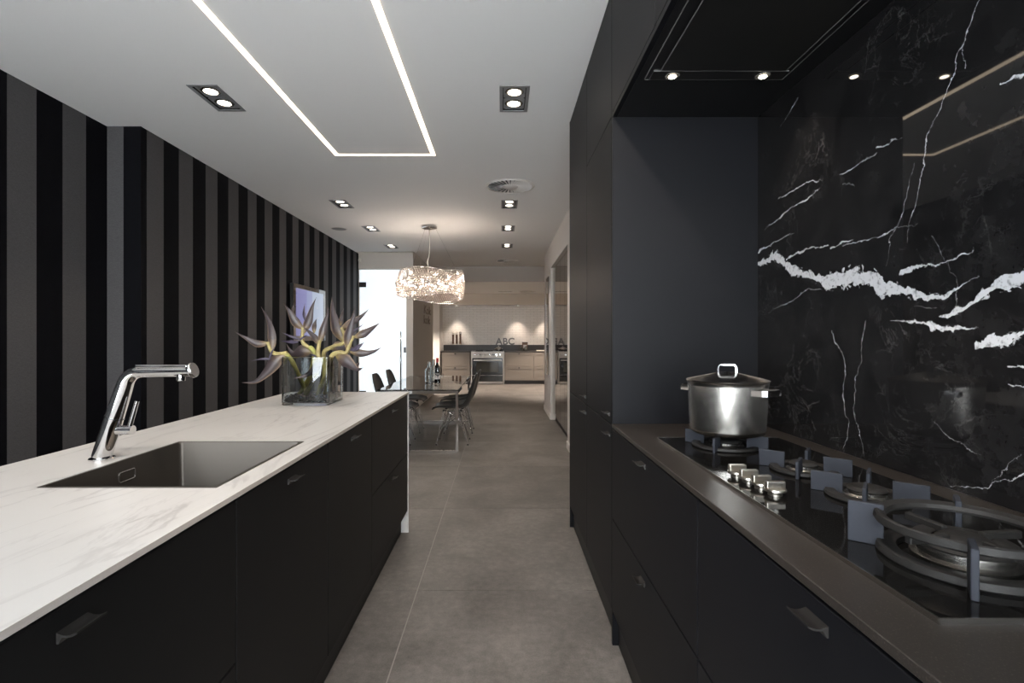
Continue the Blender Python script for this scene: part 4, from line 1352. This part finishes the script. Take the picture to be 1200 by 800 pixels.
hub = obj('hub', lathe([(0, -0.03), (0.05, -0.03), (0.055, -0.02), (0.055, 0.03), (0.03, 0.06), (0.008, 0.085), (0, 0.085)], 24, (CX, CY, CZ)), 'chrome', cd, smooth=True, angle=40)
for a in range(10):
    an = a * PI / 5 + 0.2
    d = Vector((math.cos(an), math.sin(an), 0))
    obj('lamp_arm', tube([Vector((CX, CY, CZ)) + d * 0.05, Vector((CX, CY, CZ)) + d * 0.30], 0.007, 8), 'chrome', cd, smooth=True)
    obj('bulb', lathe([(0, 0), (0.011, 0.004), (0.014, 0.014), (0.010, 0.026), (0, 0.030)], 16, Vector((CX, CY, CZ - 0.015)) + d * 0.315), 'bulb_glow', cd, smooth=True)
    lamp('chandelier_bulb_light', 'POINT', Vector((CX, CY, CZ - 0.02)) + d * 0.345, W_CHAND, WARM, cd, 0.02)

# ------------------------------------------------------------------ line of light in the ceiling
ll = thing('light_line', 'rectangle of slim white light lines set in the ceiling above the island', 'light', (-0.92, 1.8, CEIL))
lw = 0.031
LX0, LX1, LY0, LY1 = -1.322, -0.527, -0.55, 4.07
for bx in ((LX0, LX0 + lw, LY0, LY1), (LX1 - lw, LX1, LY0, LY1), (LX0 + lw, LX1 - lw, LY1 - lw, LY1), (LX0 + lw, LX1 - lw, LY0, LY0 + lw)):
    obj('light_strip', B((*bx, CEIL - 0.003, CEIL - 0.0005)), 'led', ll)

# ------------------------------------------------------------------ twin downlights
twl = ['nearest the striped wall in view', 'nearest in the row by the tall cupboards', 'second in the row along the striped wall', 'second in the row along the aisle, just behind the round vent',
       'third in the row along the striped wall, beside the round speaker', 'third in the row along the aisle', 'farthest in the row along the striped wall', 'farthest in the row along the aisle',
       'above the near left part of the island, outside the picture', 'above the aisle beside the hob, outside the picture']
def make_twin():
    t = thing('twin_downlight', '', 'downlight', (0, 0, 0), 'twin downlights in the ceiling')
    z = 0.0
    bm = B((-TWX - .006, -TWX + .014, -TWY - .006, TWY + .006, z - .004, z - .0002), (TWX - .014, TWX + .006, -TWY - .006, TWY + .006, z - .004, z - .0002),
           (-TWX + .014, TWX - .014, -TWY - .006, -TWY + .012, z - .004, z - .0002), (-TWX + .014, TWX - .014, TWY - .012, TWY + .006, z - .004, z - .0002))
    obj('frame', bm, 'lamp_frame', t)
    obj('housing', B((-TWX + .001, TWX - .001, -TWY + .001, TWY - .001, z + .10, z + .104), (-TWX + .001, -TWX + .004, -TWY + .001, TWY - .001, z, z + .1), (TWX - .004, TWX - .001, -TWY + .001, TWY - .001, z, z + .1),
                     (-TWX + .004, TWX - .004, -TWY + .001, -TWY + .004, z, z + .1), (-TWX + .004, TWX - .004, TWY - .004, TWY - .001, z, z + .1)), 'dark_void', t)
    for s in (-1, 1):
        c = (0, s * 0.074, z)
        # carrier plate ring + lamp
        sq = bmesh.new()
        outer = [(-0.062, -0.072), (0.062, -0.072), (0.062, 0.072), (-0.062, 0.072)]
        n = 32
        ri = 0.056
        inner = [sq.verts.new((ri * math.cos(2 * PI * i / n), c[1] + ri * math.sin(2 * PI * i / n), z + 0.006)) for i in range(n)]
        outv = []
        for i in range(n):
            a = 2 * PI * i / n
            ca, sa = math.cos(a), math.sin(a)
            sc_ = min(0.064 / max(abs(ca), 1e-6), 0.073 / max(abs(sa), 1e-6))
            outv.append(sq.verts.new((ca * sc_, c[1] + sa * sc_, z + 0.006)))
        for i in range(n):
            j = (i + 1) % n
            sq.faces.new((inner[i], inner[j], outv[j], outv[i]))
        r = bmesh.ops.extrude_face_region(sq, geom=list(sq.faces))
        for v in r['geom']:
            if isinstance(v, bmesh.types.BMVert):
                v.co.z += 0.004
        g_ = obj('gimbal_plate', sq, 'lamp_frame', t)
        rg = obj('lamp_ring', lathe([(0.040, 0.000), (0.050, 0.002), (0.053, 0.006), (0.051, 0.014), (0.041, 0.016), (0.040, 0.000)], 32, (c[0], c[1], z + 0.004)), 'lamp_ring', t, smooth=True, angle=40)
        obj('lens', lathe([(0, 0.008), (0.040, 0.008), (0.040, 0.012), (0, 0.012)], 32, (c[0], c[1], z + 0.004)), 'lamp_lens', rg)
    return t
tw0 = make_twin()
for i, ((x, y), l_) in enumerate(zip(TWIN, twl)):
    t = tw0 if i == 0 else copy_tree(tw0)
    t.location = (x, y, CEIL)
    t['label'] = 'twin downlight ' + l_
for i, t in enumerate([o for o in list(COL.objects) if o.name.startswith('twin_downlight')]):
    near = abs(t.location.y - 0.64) < .1 and t.location.x > 0      # this pair is swivelled towards the tall cupboards
    for s in (-1, 1):
        lamp('downlight_lamp', 'SPOT', Vector(t.location) + Vector((0, s * 0.074, 0.006)), W_DOWN * (2.6 if near else 1.0), WARM2, t, 0.03, 110 if near else 94, 0.4, (0.10, 1.25, -1) if near else (0, 0, -1))

# ------------------------------------------------------------------ round ceiling vents, speaker, detectors
def round_vent(name, c, R, lab, vanes=30):
    t = thing(name, lab, 'vent', c, 'round ceiling vents')
    z = c[2]
    obj('rim', lathe([(R * .93, -.004), (R * .96, -.010), (R, -.006), (R + .012, -.001), (R + .012, -.0002), (R * .93, -.0002)], 48, c), 'wall_white', t, smooth=True, angle=40)
    obj('backing', lathe([(0, -.0012), (R * .93, -.0012), (R * .93, -.0004), (0, -.0004)], 48, c), 'dark_void', t)
    obj('hub', lathe([(0, -.012), (R * .30, -.012), (R * .34, -.008), (R * .34, -.002), (0, -.002)], 32, c), 'wall_white', t, smooth=True, angle=40)
    me = None
    for i in range(vanes):
        if me is None:
            bm = bmesh.new()
            a = math.radians(3.6)
            pts = [(R * .34, -0.006, -.0022), (R * .93, -0.016, -.0022), (R * .93, 0.016, -.0105), (R * .34, 0.006, -.0105)]
            lo = [bm.verts.new(p) for p in pts]; hi = [bm.verts.new((p[0], p[1] + .0004, p[2] + .0012)) for p in pts]
            bm.faces.new(lo); bm.faces.new(hi[::-1])
            for k_ in range(4):
                bm.faces.new((lo[k_], lo[(k_ + 1) % 4], hi[(k_ + 1) % 4], hi[k_]))
            o = obj('vane', bm, 'wall_white', t, at=True); me = o.data
        else:
            o = bpy.data.objects.new('vane', me); COL.objects.link(o); o.parent = t
        o.location = (0, 0, 0); o.rotation_euler = (0, 0, 2 * PI * i / vanes)
    return t
round_vent('ceiling_vent', (0.080, 4.90, CEIL), 0.225, 'large round white ceiling vent with radial vanes above the aisle')
round_vent('ceiling_vent', (0.10, 9.95, 2.76), 0.21, 'round ceiling vent in the passage before the far kitchen')
round_vent('ceiling_vent', (0.655, 13.05, 2.437), 0.2, 'round vent in the lowered ceiling by the far kitchen')
sl = thing('slot_vent', 'short dark slot vent in the lowered ceiling by the far kitchen', 'vent', (0.09, 13.05, 2.437))
obj('frame', B((-0.10, 0.28, 12.99, 13.01, 2.433, 2.4368), (-0.10, 0.28, 13.09, 13.11, 2.433, 2.4368), (-0.10, -0.08, 13.01, 13.09, 2.433, 2.4368), (0.26, 0.28, 13.01, 13.09, 2.433, 2.4368)), 'wall_white', sl)
for i in range(3):
    obj('slot', B((-0.08 + i * 0.115, 0.025 + i * 0.115, 13.01, 13.09, 2.4345, 2.4366)), 'dark_void', sl)
spk = thing('ceiling_speaker', 'small round grey speaker in the ceiling near the striped wall', 'speaker', (-2.17, 6.83, CEIL))
obj('grille', lathe([(0, -.006), (0.08, -.006), (0.092, -.003), (0.092, -.0004), (0, -.0004)], 32, (-2.17, 6.83, CEIL)), 'lamp_frame', spk, smooth=True, angle=40)
obj('rim', lathe([(0.0925, -.004), (0.104, -.002), (0.106, -.0004), (0.0925, -.0004), (0.0925, -.004)], 32, (-2.17, 6.83, CEIL)), 'wall_white', spk, smooth=True, angle=40)
dt_ = thing('door_sensor', 'small pale motion sensor in the corner above the glass door', 'sensor', (-2.44, 8.80, 2.60))
obj('bracket', B((-2.455, -2.425, 8.815, 8.8395, 2.57, 2.63), bev=0.003), 'mill_white', dt_)
obj('head', lathe([(0, -0.035), (0.02, -0.03), (0.026, 0.0), (0.022, 0.02), (0, 0.025)], 20, (-2.44, 8.795, 2.595)), 'mill_white', dt_, smooth=True, angle=40)

# ------------------------------------------------------------------ niche with glossy cupboards on the right
NX = 0.79
edges = [5.93, 6.42, 6.91, 7.40, 7.86]
sides = ['nearest the tall cupboards', 'second from the tall cupboards', 'third from the tall cupboards', 'farthest in the niche']
for i in range(4):
    a, b_ = edges[i], edges[i + 1]
    t = thing('niche_cupboard', 'mirror-black glossy cupboard in the white wall niche, ' + sides[i], 'cupboard', (1.0, (a + b_) / 2, 0), 'glossy cupboards in the wall niche')
    obj('body', B((NX + 0.02, 1.34, a + .002, b_ - .002, 0.10, 2.33)), 'carcass', t)
    obj('plinth', B((NX + 0.04, 1.34, a + .001, b_ - .001, 0.0, 0.10)), 'plinth', t)
    obj('door', B((NX, NX + 0.019, a + .003, b_ - .003, 0.10, 2.325), bev=0.002), 'gloss_black', t)
wm = thing('wall_mirror', 'narrow dark glossy panel on the white wall beyond the niche', 'panel', (0.75, 8.45, 0.66))
obj('glass', B((0.748, 0.7555, 8.22, 8.62, 0.66, 2.25)), 'gloss_black', wm)
obj('edge', B((0.747, 0.7555, 8.62, 8.63, 0.66, 2.25)), 'chrome_dark', wm)

# small writing on the passage wall
fc = bpy.data.curves.new('wall_lettering', 'FONT')
fc.body = 'Kok\nkok'; fc.size = 0.25; fc.extrude = 0.004; fc.space_line = 0.80; fc.space_character = 1.0
fo = bpy.data.objects.new('tmp_text', fc); COL.objects.link(fo)
dg = bpy.context.evaluated_depsgraph_get()
me = bpy.data.meshes.new_from_object(fo.evaluated_get(dg))
bpy.data.objects.remove(fo)
me.materials.clear(); me.materials.append(MATS['lettering'])
lo = bpy.data.objects.new('wall_lettering', me); COL.objects.link(lo)
lo.rotation_euler = (PI / 2, 0, PI / 2)
lo.scale = (2.4, 1, 1)
lo.location = (-1.5255, 10.0, 1.74)
tag(lo, 'small brown two-line lettering on the passage wall below the chandelier', 'lettering')

# ------------------------------------------------------------------ far kitchen
KY = 13.85
def drawer_front(parent, x0, x1, z0, z1):
    bm = B((x0 + .004, x1 - .004, KY + .008, KY + .024, z0 + .004, z1 - .004))
    r = 0.075
    for bx in ((x0 + .004, x0 + r, z0 + .004, z1 - .004), (x1 - r, x1 - .004, z0 + .004, z1 - .004), (x0 + r, x1 - r, z0 + .004, z0 + r - .01), (x0 + r, x1 - r, z1 - r + .01, z1 - .004)):
        box(bm, bx[0], bx[1], KY - .006, KY + .008, bx[2], bx[3])
    d = obj('drawer', bm, 'taupe_paint', parent)
    xc = (x0 + x1) / 2
    kb = B((xc - .022, xc + .022, KY - .028, KY - .0065, z1 - .050, z1 - .022), bev=0.004)
    obj('knob', kb, 'black_plastic', d)
units = [(-1.666, -0.852, 'taupe framed drawer unit left of the range cooker'), (0.072, 0.866, 'taupe framed drawer unit right of the range cooker'), (0.866, 1.66, 'taupe framed drawer unit at the right, cut by the white wall'), (1.66, 2.46, 'taupe framed drawer unit hidden behind the white wall')]
for x0, x1, lab in units:
    t = thing('far_drawer_unit', lab, 'cabinet', ((x0 + x1) / 2, 14.1, 0), 'taupe drawer units of the far kitchen')
    obj('body', B((x0 + .001, x1 - .001, KY + .025, 14.39, 0.10, 0.862)), 'taupe_paint', t)
    obj('plinth', B((x0, x1, KY + .06, 14.39, 0.0, 0.10)), 'far_stone', t)
    drawer_front(t, x0, x1, 0.478, 0.858)
    drawer_front(t, x0, x1, 0.102, 0.478)
tag(obj('far_worktop', B((-1.666, -0.842, KY - .02, 14.39, 0.864, 0.894), bev=0.002), 'far_stone'), 'dark stone worktop left of the range cooker', 'worktop')
tag(obj('far_worktop', B((0.068, 2.46, KY - .02, 14.39, 0.864, 0.894), bev=0.002), 'far_stone'), 'dark stone worktop right of the range cooker', 'worktop')
tag(obj('far_upstand', B((-1.62, 2.46, 14.22, 14.398, 0.8945, 1.057)), 'far_stone'), 'dark stone ledge along the tiled wall of the far kitchen', 'ledge')

rc = thing('range_cooker', 'wide stainless steel range cooker with black oven door in the far kitchen', 'cooker', (-0.387, 14.1, 0))
RX0, RX1, RY = -0.832, 0.058, 13.82
obj('body', B((RX0, RX1, RY + .03, 14.2, 0.055, 0.885), bev=0.003), 'far_steel', rc)
obj('hob_top', B((RX0 + .02, RX1 - .02, RY + .06, 14.18, 0.885, 0.892)), 'oven_black', rc)
for i in range(3):
    xa = RX0 + .12 + i * 0.27
    obj('pan_grid', B((xa, xa + .2, RY + .12, RY + .132, 0.892, 0.912), (xa, xa + .2, RY + .28, RY + .292, 0.892, 0.912), (xa, xa + .012, RY + .132, RY + .28, 0.892, 0.912), (xa + .188, xa + .2, RY + .132, RY + .28, 0.892, 0.912)), 'cast_iron', rc)
cp = obj('control_panel', B((RX0, RX1, RY, RY + .029, 0.715, 0.882), bev=0.004), 'far_steel', rc)
for i in range(6):
    x = RX0 + 0.115 + i * 0.077
    obj('knob', lathe([(0.0, -0.034), (0.017, -0.034), (0.019, -0.028), (0.021, -0.001), (0, -0.001)], 18, (x, RY, 0.795), axis='Y'), 'chrome', cp, smooth=True, angle=40)
for x in (RX1 - 0.20, RX1 - 0.105):
    obj('knob', lathe([(0.0, -0.034), (0.017, -0.034), (0.019, -0.028), (0.021, -0.001), (0, -0.001)], 18, (x, RY, 0.795), axis='Y'), 'chrome', cp, smooth=True, angle=40)
obj('display', B((RX0 + 0.56, RX0 + 0.645, RY - .002, RY - .0002, 0.780, 0.812)), 'oven_black', cp)
od = obj('oven_door', B((RX0 + .035, RX1 - .035, RY + .002, RY + .028, 0.245, 0.705), bev=0.003), 'oven_black', rc)
obj('window', B((RX0 + .15, RX1 - .15, RY - .0005, RY + .0018, 0.33, 0.60)), 'oven_window', od)
obj('handle', B((RX0 + .07, RX1 - .07, RY - .045, RY - .028, 0.635, 0.672), (RX0 + .09, RX0 + .11, RY - .028, RY + .002, 0.645, 0.662), (RX1 - .11, RX1 - .09, RY - .028, RY + .002, 0.645, 0.662)), 'far_steel', od)
obj('storage_drawer', B((RX0 + .035, RX1 - .035, RY + .004, RY + .028, 0.075, 0.235), bev=0.003), 'oven_black', rc)
obj('side_trim', B((RX0, RX0 + .03, RY + .002, RY + .029, 0.02, 0.712)), 'far_steel', rc)
obj('side_trim', B((RX1 - .03, RX1, RY + .002, RY + .029, 0.02, 0.712)), 'far_steel', rc)
obj('bottom_trim', B((RX0 + .03, RX1 - .03, RY + .006, RY + .029, 0.02, 0.068)), 'far_steel', rc)
for x in (RX0 + .06, RX1 - .06):
    for y in (RY + .08, 14.12):
        obj('foot', lathe([(0.0, 0.0), (0.022, 0.0), (0.022, 0.006), (0.013, 0.010), (0.013, 0.055), (0, 0.055)], 14, (x, y, 0)), 'far_steel', rc)

# small things in the far kitchen
fp = thing('casserole', 'small steel casserole with lid on the right of the range cooker', 'pot', (-0.085, 14.02, 0.913))
cc = (-0.085, 14.02, 0.9125)
obj('body', lathe([(0, 0), (0.062, 0), (0.078, 0.012), (0.082, 0.058), (0.086, 0.060), (0.080, 0.060), (0.074, 0.014), (0, 0.004)], 28, cc), 'steel', fp, smooth=True, angle=40)
l2 = obj('lid', lathe([(0.086, 0.0605), (0.070, 0.078), (0.03, 0.090), (0, 0.092)], 28, cc), 'steel', fp, smooth=True, angle=40)
obj('knob', lathe([(0, 0.092), (0.008, 0.092), (0.010, 0.104), (0.020, 0.110), (0.018, 0.120), (0, 0.122)], 16, cc), 'chrome', l2, smooth=True, angle=40)
for s in (-1, 1):
    obj('side_handle', strap([Vector(cc) + Vector((s * x, y, 0.048)) for x, y in ((.078, -.03), (.112, -.024), (.118, 0), (.112, .024), (.078, .03))], (0, 0, 1), 0.014, 0.004), 'chrome', fp)

mills = ['left of the three on the ledge', 'middle of the three on the ledge', 'right of the three on the ledge']
mz = 1.0575
for i, l_ in enumerate(mills):
    x = (531.0 + 4.2 * i - VX) * 14.3 / FPX
    c = (x, 14.30, mz)
    t = thing('pepper_mill', 'tall brown pepper mill with pale ends, ' + l_, 'pepper mill', c, 'pepper mills in the far kitchen')
    obj('body', lathe([(0, 0.0), (0.034, 0.0), (0.034, 0.03), (0.030, 0.04), (0.026, 0.10), (0.028, 0.2), (0.030, 0.285), (0, 0.285)], 20, c), 'wood_mill', t, smooth=True, angle=40)
    obj('base_band', lathe([(0.0345, 0.0), (0.036, 0.002), (0.036, 0.026), (0.0345, 0.028)], 20, c), 'mill_white', t, smooth=True, angle=40)
    obj('cap', lathe([(0.030, 0.286), (0.033, 0.29), (0.033, 0.345), (0.026, 0.365), (0.010, 0.372), (0, 0.372)], 20, c), 'mill_white' if i < 2 else 'steel', t, smooth=True, angle=40)

for ch, px_, l_ in (('A', 584.8, 'first'), ('B', 592.0, 'second'), ('C', 599.2, 'third')):
    fc = bpy.data.curves.new('letter', 'FONT'); fc.body = ch; fc.size = 0.262; fc.extrude = 0.022; fc.align_x = 'CENTER'; fc.offset = 0.007
    fo = bpy.data.objects.new('tmp_text', fc); COL.objects.link(fo)
    dg = bpy.context.evaluated_depsgraph_get()
    me = bpy.data.meshes.new_from_object(fo.evaluated_get(dg)); bpy.data.objects.remove(fo)
    me.materials.clear(); me.materials.append(MATS['letter_zinc'])
    zmin = min(v.co.y for v in me.vertices)
    o = bpy.data.objects.new('standing_letter', me); COL.objects.link(o)
    o.rotation_euler = (PI / 2, 0, 0); o.location = ((px_ - VX) * 14.3 / FPX, 14.30, 1.0575 - zmin)
    tag(o, 'grey metal letter %s standing on the dark ledge of the far kitchen' % ch, 'letter', 'standing letters in the far kitchen')

for x, l_ in ((0.545, 'left'), (0.665, 'right')):
    c = (x, 14.02, 0.8945)
    t = thing('storage_jar', 'small clear glass storage jar with pale lid, %s of the pair on the far worktop' % l_, 'jar', c, 'storage jars in the far kitchen')
    obj('glass', lathe([(0, 0), (0.045, 0), (0.052, 0.01), (0.052, 0.085), (0.04, 0.10), (0.036, 0.104), (0.036, 0.10), (0.048, 0.083), (0.048, 0.012), (0, 0.006)], 24, c), 'clear_glass', t, smooth=True, angle=40)
    obj('contents', lathe([(0, 0.0065), (0.046, 0.013), (0.046, 0.05), (0, 0.056)], 20, c), 'mill_white', t, smooth=True, angle=40)
    obj('lid', lathe([(0.0, 0.1045), (0.040, 0.1045), (0.041, 0.118), (0.012, 0.122), (0.014, 0.140), (0, 0.142)], 20, c), 'steel', t, smooth=True, angle=40)
cn = thing('canister', 'brown square canister with a pale front behind the glass jars', 'canister', (0.64, 14.14, 0.8945))
obj('box', B((0.565, 0.715, 14.10, 14.21, 0.8946, 1.10), bev=0.006), 'canister', cn)
obj('paper_front', B((0.59, 0.69, 14.0985, 14.0999, 0.96, 1.06)), 'paper', cn)
obj('lid', B((0.562, 0.718, 14.097, 14.213, 1.1003, 1.135), bev=0.006), 'wood_mill', cn)
sb = thing('serving_tray', 'pale flat tray lying at the right end of the far worktop', 'tray', (1.07, 14.02, 0.8945))
obj('tray', B((0.96, 1.20, 13.93, 14.12, 0.8946, 0.905), bev=0.003), 'pale_board', sb)
obj('rim', B((0.955, 1.205, 13.925, 13.935, 0.8946, 0.918), (0.955, 1.205, 14.115, 14.125, 0.8946, 0.918), (0.955, 0.965, 13.935, 14.115, 0.8946, 0.918), (1.195, 1.205, 13.935, 14.115, 0.8946, 0.918)), 'pale_board', sb)

# soffit spots over the far worktop and unseen downlights added to brighten the far kitchen
sfl = ['left one above the pepper mills', 'one above the standing letters', 'one at the right by the white wall', 'one hidden behind the white wall']
for (x, l_) in zip((-1.25, 0.45, 1.22, 2.0), sfl):
    c = (x, 14.10, 2.14)
    t = thing('soffit_spot', 'small soffit spotlight of the far kitchen, ' + l_, 'spotlight', c, 'soffit spotlights of the far kitchen')
    obj('ring', lathe([(0.030, -.001), (0.042, -.004), (0.050, -.0004), (0.030, -.0004), (0.030, -.001)], 24, c), 'lamp_ring', t, smooth=True)
    obj('lens', lathe([(0, -.003), (0.030, -.003), (0.030, -.0005), (0, -.0005)], 24, c), 'lamp_lens', t)
    lamp('soffit_lamp', 'SPOT', (x, 14.10, 2.134), W_SOFFIT, WARM, t, 0.02, 70, 0.7, (0, 0.06, -1))
for (x, y, l_) in ((1.25, 12.6, 'on the right, hidden behind the white wall'), (-2.2, 12.6, 'on the left, hidden behind the passage wall')):
    c = (x, y, 2.437)
    t = thing('added_kitchen_downlight', 'added round downlight in the lowered ceiling ' + l_, 'downlight', c)
    obj('ring', lathe([(0.06, -.001), (0.075, -.006), (0.085, -.0004), (0.06, -.0004), (0.06, -.001)], 24, c), 'lamp_ring', t, smooth=True)
    obj('lens', lathe([(0, -.003), (0.06, -.003), (0.06, -.0005), (0, -.0005)], 24, c), 'lamp_lens', t)
    lamp('added_kitchen_lamp', 'SPOT', (x, y, 2.43), W_FARROOM, WARM, t, 0.06, 104, 0.6)
